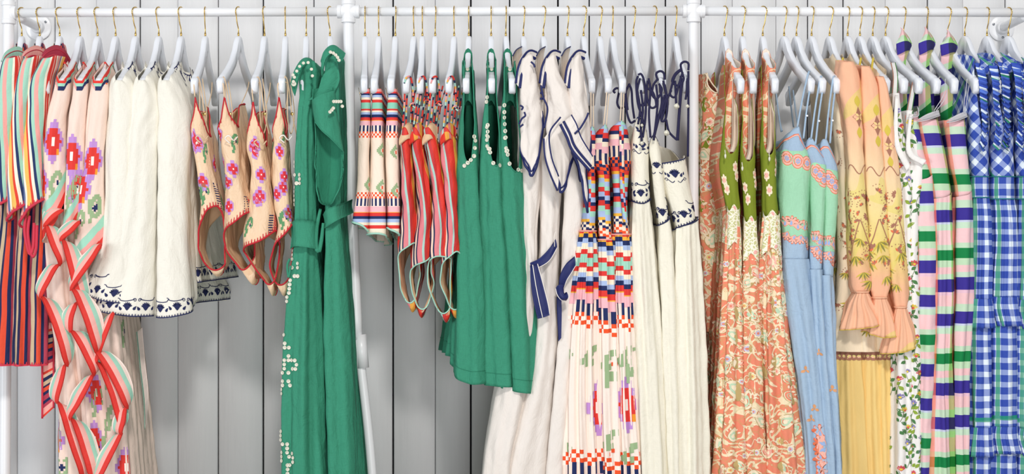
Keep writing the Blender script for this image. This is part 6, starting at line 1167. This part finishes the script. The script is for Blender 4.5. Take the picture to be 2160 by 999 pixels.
for j, g in enumerate(PLD):
    k = 45 + j; o = garment('halter_dress', g['lab'], 'dress', 'plaid halter dresses', k); a, b = g['bo'][0][0], g['bo'][-1][0]
    s = Sheet(g['bo'], yn=-.2, hd=.12, far=fdx(k, .12) * .5, taper=.95, top=[(-1, a + 4), (-.3, a + 6), (0, a + 8), (.2, a + 4), (.32, a - 2), (1, a + 4)], hem=[(-1, b - 6), (-.3, b + 2), (0, b - 2), (.3, b - 14), (1, b - 6)], folds=[(240, .3), (400, 1.5)], lam=.06, seed=210+j, crumple=.001)
    s.build('bodice', M_PLAID, o, lining=M_PLIN)
    s2 = Sheet(g['sk'], yn=-.205, hd=[(400, .12), (999, .17)], far=fdx(k, .12) * .5, taper=.95, top=[(-1, b - 8), (-.3, b), (0, b - 4), (.3, b - 16), (1, b - 8)], folds=[(400, 2), (460, 5), (700, 8), (1300, 12)], lam=.036, seed=214+j, norm=True, cols=130)
    s2.build('skirt', M_PLAID, o)
    lx = g['bo'][0][1]; rx = g['bo'][0][2]
    ruled('bodice_facing', [(lx + 1, a + 8, -.17), (lx + 22, a - 4, -.14), (rx - 4, a - 12, -.12)], [(lx + 1, a + 12, -.205), (lx + 22, a + 8, -.212), (rx - 1, a - 1, -.2)], M_PLIN, o, 14, 4)
    # neck piece looped over the brass hook, widening over the hanger, then hanging behind
    px, py = g['ap']; nx_, ny_ = g['an']; zt = -.02
    ruled('halter_neck', [(px - 1, py + 2, -.03), (px - 8, py + 20, -.045), (nx_ - 2, ny_ - 18, -.06), (nx_, ny_ + 6, -.06)], [(px + 1, py, -.03), (px + 10, py + 18, -.045), (px + 20, py + 32, -.055), (px + 16, py + 44, -.06)], M_PLAID, o, 20, 8, belly=.012, th=.002, down=True)
    ruled('halter_neck', [(px + 2, py, -.012), (px + 8, py + 14, -.02), (px + 18, py + 34, -.03)], [(px + 4, py + 3, .02), (px + 14, py + 16, .015), (px + 21, py + 30, .01)], M_PLAID, o, 14, 5, th=.002, down=True)
    ruled('halter_band', [(nx_ - 1, ny_ + 2, -.058), (nx_ - 2, ny_ + 60, -.05), (nx_ - 2, ny_ + 130, -.05), (nx_ + 2, ny_ + 190, -.05)], [(px + 16, py + 42, -.058), (px + 8, py + 70, -.05), (px + 10, py + 140, -.05), (px + 16, py + 215, -.05)], M_PLAID, o, 30, 8, belly=.006, th=.002, down=True)
    for bx0, bx1 in ((-30, -8), (4, 16)): ruled('back_panel', [(px + bx0, ny_ + 55, .03), (px + bx0 - 2, ny_ + 130, .03), (px + bx0, ny_ + 215, .03)], [(px + bx1, ny_ + 50, .02), (px + bx1 + 3, ny_ + 130, .02), (px + bx1 + 4, ny_ + 215, .02)], M_PLAID, o, 20, 6, belly=.004, down=True)
    tx = HX[k][1]
    if j:
        CL = plain('D8D6DC', .35, 0, name='hanging_loop')
        tube('hanging_loop', ppts([(tx - 22 + (0 if j == 1 else 0), 166, -.17), (tx - 26, 200, -.17), (lx + 36, a - 10, -.16)]), .0009, CL, o, 5); tube('hanging_loop', ppts([(tx - 16, 170, -.165), (tx - 22, 206, -.165), (lx + 39, a - 8, -.155)]), .0009, CL, o, 5)

# ================================================================== blue gingham dresses (hangers 48-50)
def ginghammat(name, sz, ang=0.0, hb=None):
    n = N(name); u, v = n.u, n.v
    if ang:
        c_, s_ = math.cos(ang), math.sin(ang); u, v = n.m('ADD', n.m('MULTIPLY', n.u, c_), n.m('MULTIPLY', n.v, s_)), n.m('SUBTRACT', n.m('MULTIPLY', n.v, c_), n.m('MULTIPLY', n.u, s_))
    wv = n.m('MULTIPLY', n.m('SUBTRACT', n.noise(22, n.uv, 2), .5), .004); u = n.m('ADD', u, wv); v = n.m('ADD', v, wv)
    a = n.m('GREATER_THAN', n.m('FRACT', n.m('DIVIDE', u, sz*2)), .43); b = n.m('GREATER_THAN', n.m('FRACT', n.m('DIVIDE', v, sz*2)), .43)
    c = n.mix(n.m('MULTIPLY', n.m('ADD', a, b), .5), 'E2ECF4', '324CA8'); one = n.m('MULTIPLY', n.m('ABSOLUTE', n.m('SUBTRACT', a, b)), .45); c = n.mix(one, c, '5878CC')
    g = n.m('LESS_THAN', n.m('FRACT', n.m('DIVIDE', v, .31)), .038); g2 = n.m('LESS_THAN', n.m('FRACT', n.m('DIVIDE', n.m('ADD', u, .03), .24)), .04); c = n.mix(n.m('MULTIPLY', n.m('MAXIMUM', g, g2), .8), c, '1E9464')
    return n.done(c, .75, .02, .25)
M_RUFB = stripes('ruffle_gingham', [('3C57B4', 5), ('DCE8F2', 2.2), ('5878CC', 3), ('324CA8', 4), ('E2ECF4', 1.6), ('2F8F6A', 1.2), ('4A67C0', 4)], .060, 0, .002)
M_GING = ginghammat('gingham_cotton', .0160); M_GINGB = ginghammat('bias_gingham_cotton', .0165, .8)
GG = [dict(b=[(118, 2060, 2082), (150, 2058, 2092), (200, 2056, 2094), (250, 2052, 2094), (310, 2051, 2092), (380, 2055, 2092)], x=(2055, 2092), t=(2057, 2096), r1=(2047, 2108), r2=(2046, 2106), yy=(372, 414, 630, 692, 902, 964), sk=2100, lab='blue gingham dress beside the plaid dresses, pleated ruffle at its armhole'),
      dict(b=[(114, 2104, 2124), (150, 2100, 2140), (200, 2098, 2146), (250, 2096, 2148), (310, 2096, 2146), (380, 2098, 2148)], x=(2098, 2148), t=(2102, 2152), r1=(2106, 2164), r2=(2102, 2166), yy=(372, 417, 626, 688, 900, 958), sk=2156, lab='blue gingham dress, the middle one, ruffled armhole over the hanger tip'),
      dict(b=[(124, 2150, 2172), (150, 2148, 2184), (200, 2148, 2190), (250, 2150, 2194), (310, 2152, 2192), (380, 2154, 2194)], x=(2154, 2194), t=(2156, 2200), r1=(2160, 2212), r2=(2162, 2214), yy=(372, 417, 632, 694, 904, 962), sk=2204, lab='blue gingham dress at the far right, cut off by the frame')]
for j, g in enumerate(GG):
    k = 48 + j; o = garment('gingham_dress', g['lab'], 'dress', 'blue gingham dresses', k); fd = fdx(k, .15) * .5; y0, y1, y2, y3, y4, y5 = g['yy']
    tp = g['b'][0][0]
    s = Sheet(g['b'], yn=-.19, hd=.15, far=fd, taper=.9, top=[(-1, 200), (-.8, tp + 30), (-.55, tp - 14), (-.38, tp - 6), (-.30, tp + 6), (-.16, tp + 70), (0, tp + 150), (.16, tp + 165), (.30, tp + 120), (.38, tp + 20), (.5, tp - 10), (.8, tp + 30), (1, 200)], hem=y0 + 2, folds=[(120, 1), (380, 2.5)], lam=.04, seed=220+j, cols=130)
    s.build('bodice', M_GINGB, o, lining=M_GING)
    w_ = Sheet([(y0, g['x'][0], g['x'][1]), (y1 + 2, g['x'][0], g['x'][1])], yn=-.194, hd=.15, far=fd, taper=.9, folds=[(y0, 1.2), (y1, 1.2)], lam=.07, seed=223+j); w_.build('waistband', M_GING, o)
    for wch in ('top', 'hem'): tube('waist_piping', w_.edge_line(wch, -1, 1, .001), .0015, plain('2F7F86', .8, 0, name='teal_piping'), o, 6, 60)
    t1 = Sheet([(y1, g['x'][0] + 1, g['x'][1] - 1), (y1 + 40, g['t'][0], g['t'][1]), (y2 + 12, g['t'][0] - 4, g['t'][1] + 4)], yn=-.192, hd=.16, far=fd, taper=.9, folds=[(y1, 1.5), (y1 + 60, 3.5), (y2, 5)], lam=.018, seed=226+j, norm=True, cols=160); t1.build('upper_tier', M_GING, o)
    f1 = Sheet([(y2, g['t'][0] - 3, g['t'][1] + 3), (y2 + 14, g['t'][0] - 5, g['t'][1] + 6), (y3, g['r1'][0], g['r1'][1])], yn=-.200, hd=.165, far=fd, taper=.9, folds=[(y2, 1.5), (y3, 5.5)], lam=.013, seed=229+j, norm=True, cols=190, sharp=.4, dz=.007); f1.build('ruffle', M_GING, o, lining=M_GING)
    t2 = Sheet([(y2 + 10, g['t'][0] - 3, g['t'][1] + 1), (y3, g['t'][0] - 5, g['t'][1] + 2), (y4 + 10, g['t'][0] - 5, g['t'][1] + 5)], yn=-.190, hd=.16, far=fd, taper=.9, folds=[(y2, 2), (y4, 4.5)], lam=.036, seed=232+j, norm=True, cols=130); t2.build('middle_tier', M_GING, o)
    f2 = Sheet([(y4, g['t'][0] - 4, g['t'][1] + 3), (y4 + 12, g['t'][0] - 6, g['t'][1] + 4), (y5, g['r2'][0], g['r2'][1])], yn=-.200, hd=.165, far=fd, taper=.9, folds=[(y4, 1.5), (y5, 5.5)], lam=.013, seed=235+j, norm=True, cols=190, sharp=.4, dz=.007); f2.build('ruffle', M_GING, o, lining=M_GING)
    t3 = Sheet([(y4 + 10, g['t'][0] - 3, g['t'][1] + 1), (y5, g['t'][0] - 5, g['t'][1] + 2), (1200, g['t'][0] - 8, g['t'][1] + 8)], yn=-.190, hd=.16, far=fd, taper=.9, folds=[(y4, 2), (1200, 6)], lam=.036, seed=238+j, norm=True); t3.build('lower_tier', M_GING, o)
    x0 = g['b'][1][2]
    # pleated ruffles framing the armhole
    for (dx, dep, wpx, sd) in ((-22, -.20, 17, 1), (6, -.212, 19, 2), (24, -.19, 15, 3)):
        A = [(x0 + dx - 14, tp + 12 + sd * 3, dep + .03), (x0 + dx - 6, tp + 50, dep), (x0 + dx - 2, tp + 100, dep - .005), (x0 + dx + 2, tp + 150, dep - .005), (x0 + dx - 4, tp + 190, dep)]
        B = [(q[0] + wpx * (.8 + .3 * math.sin(n_ + sd)), q[1] + (3 if n_ < 4 else 12), q[2] - .012) for n_, q in enumerate(A)]
        ruled('armhole_ruffle', A, B, M_RUFB, o, 110, 6, wave=.0055, lam=.0125, seed=sd + j * 5, th=.0012)
    ruled('shoulder_yoke', [(x0 - 30, tp - 4, -.16), (x0 - 16, tp + 2, -.15), (x0 + 4, tp + 12, -.13), (x0 + 20, tp + 22, -.10)], [(x0 - 26, tp + 34, -.19), (x0 - 12, tp + 38, -.195), (x0 + 4, tp + 34, -.19), (x0 + 16, tp + 30, -.17)], M_GINGB, o, 22, 6, belly=.008)
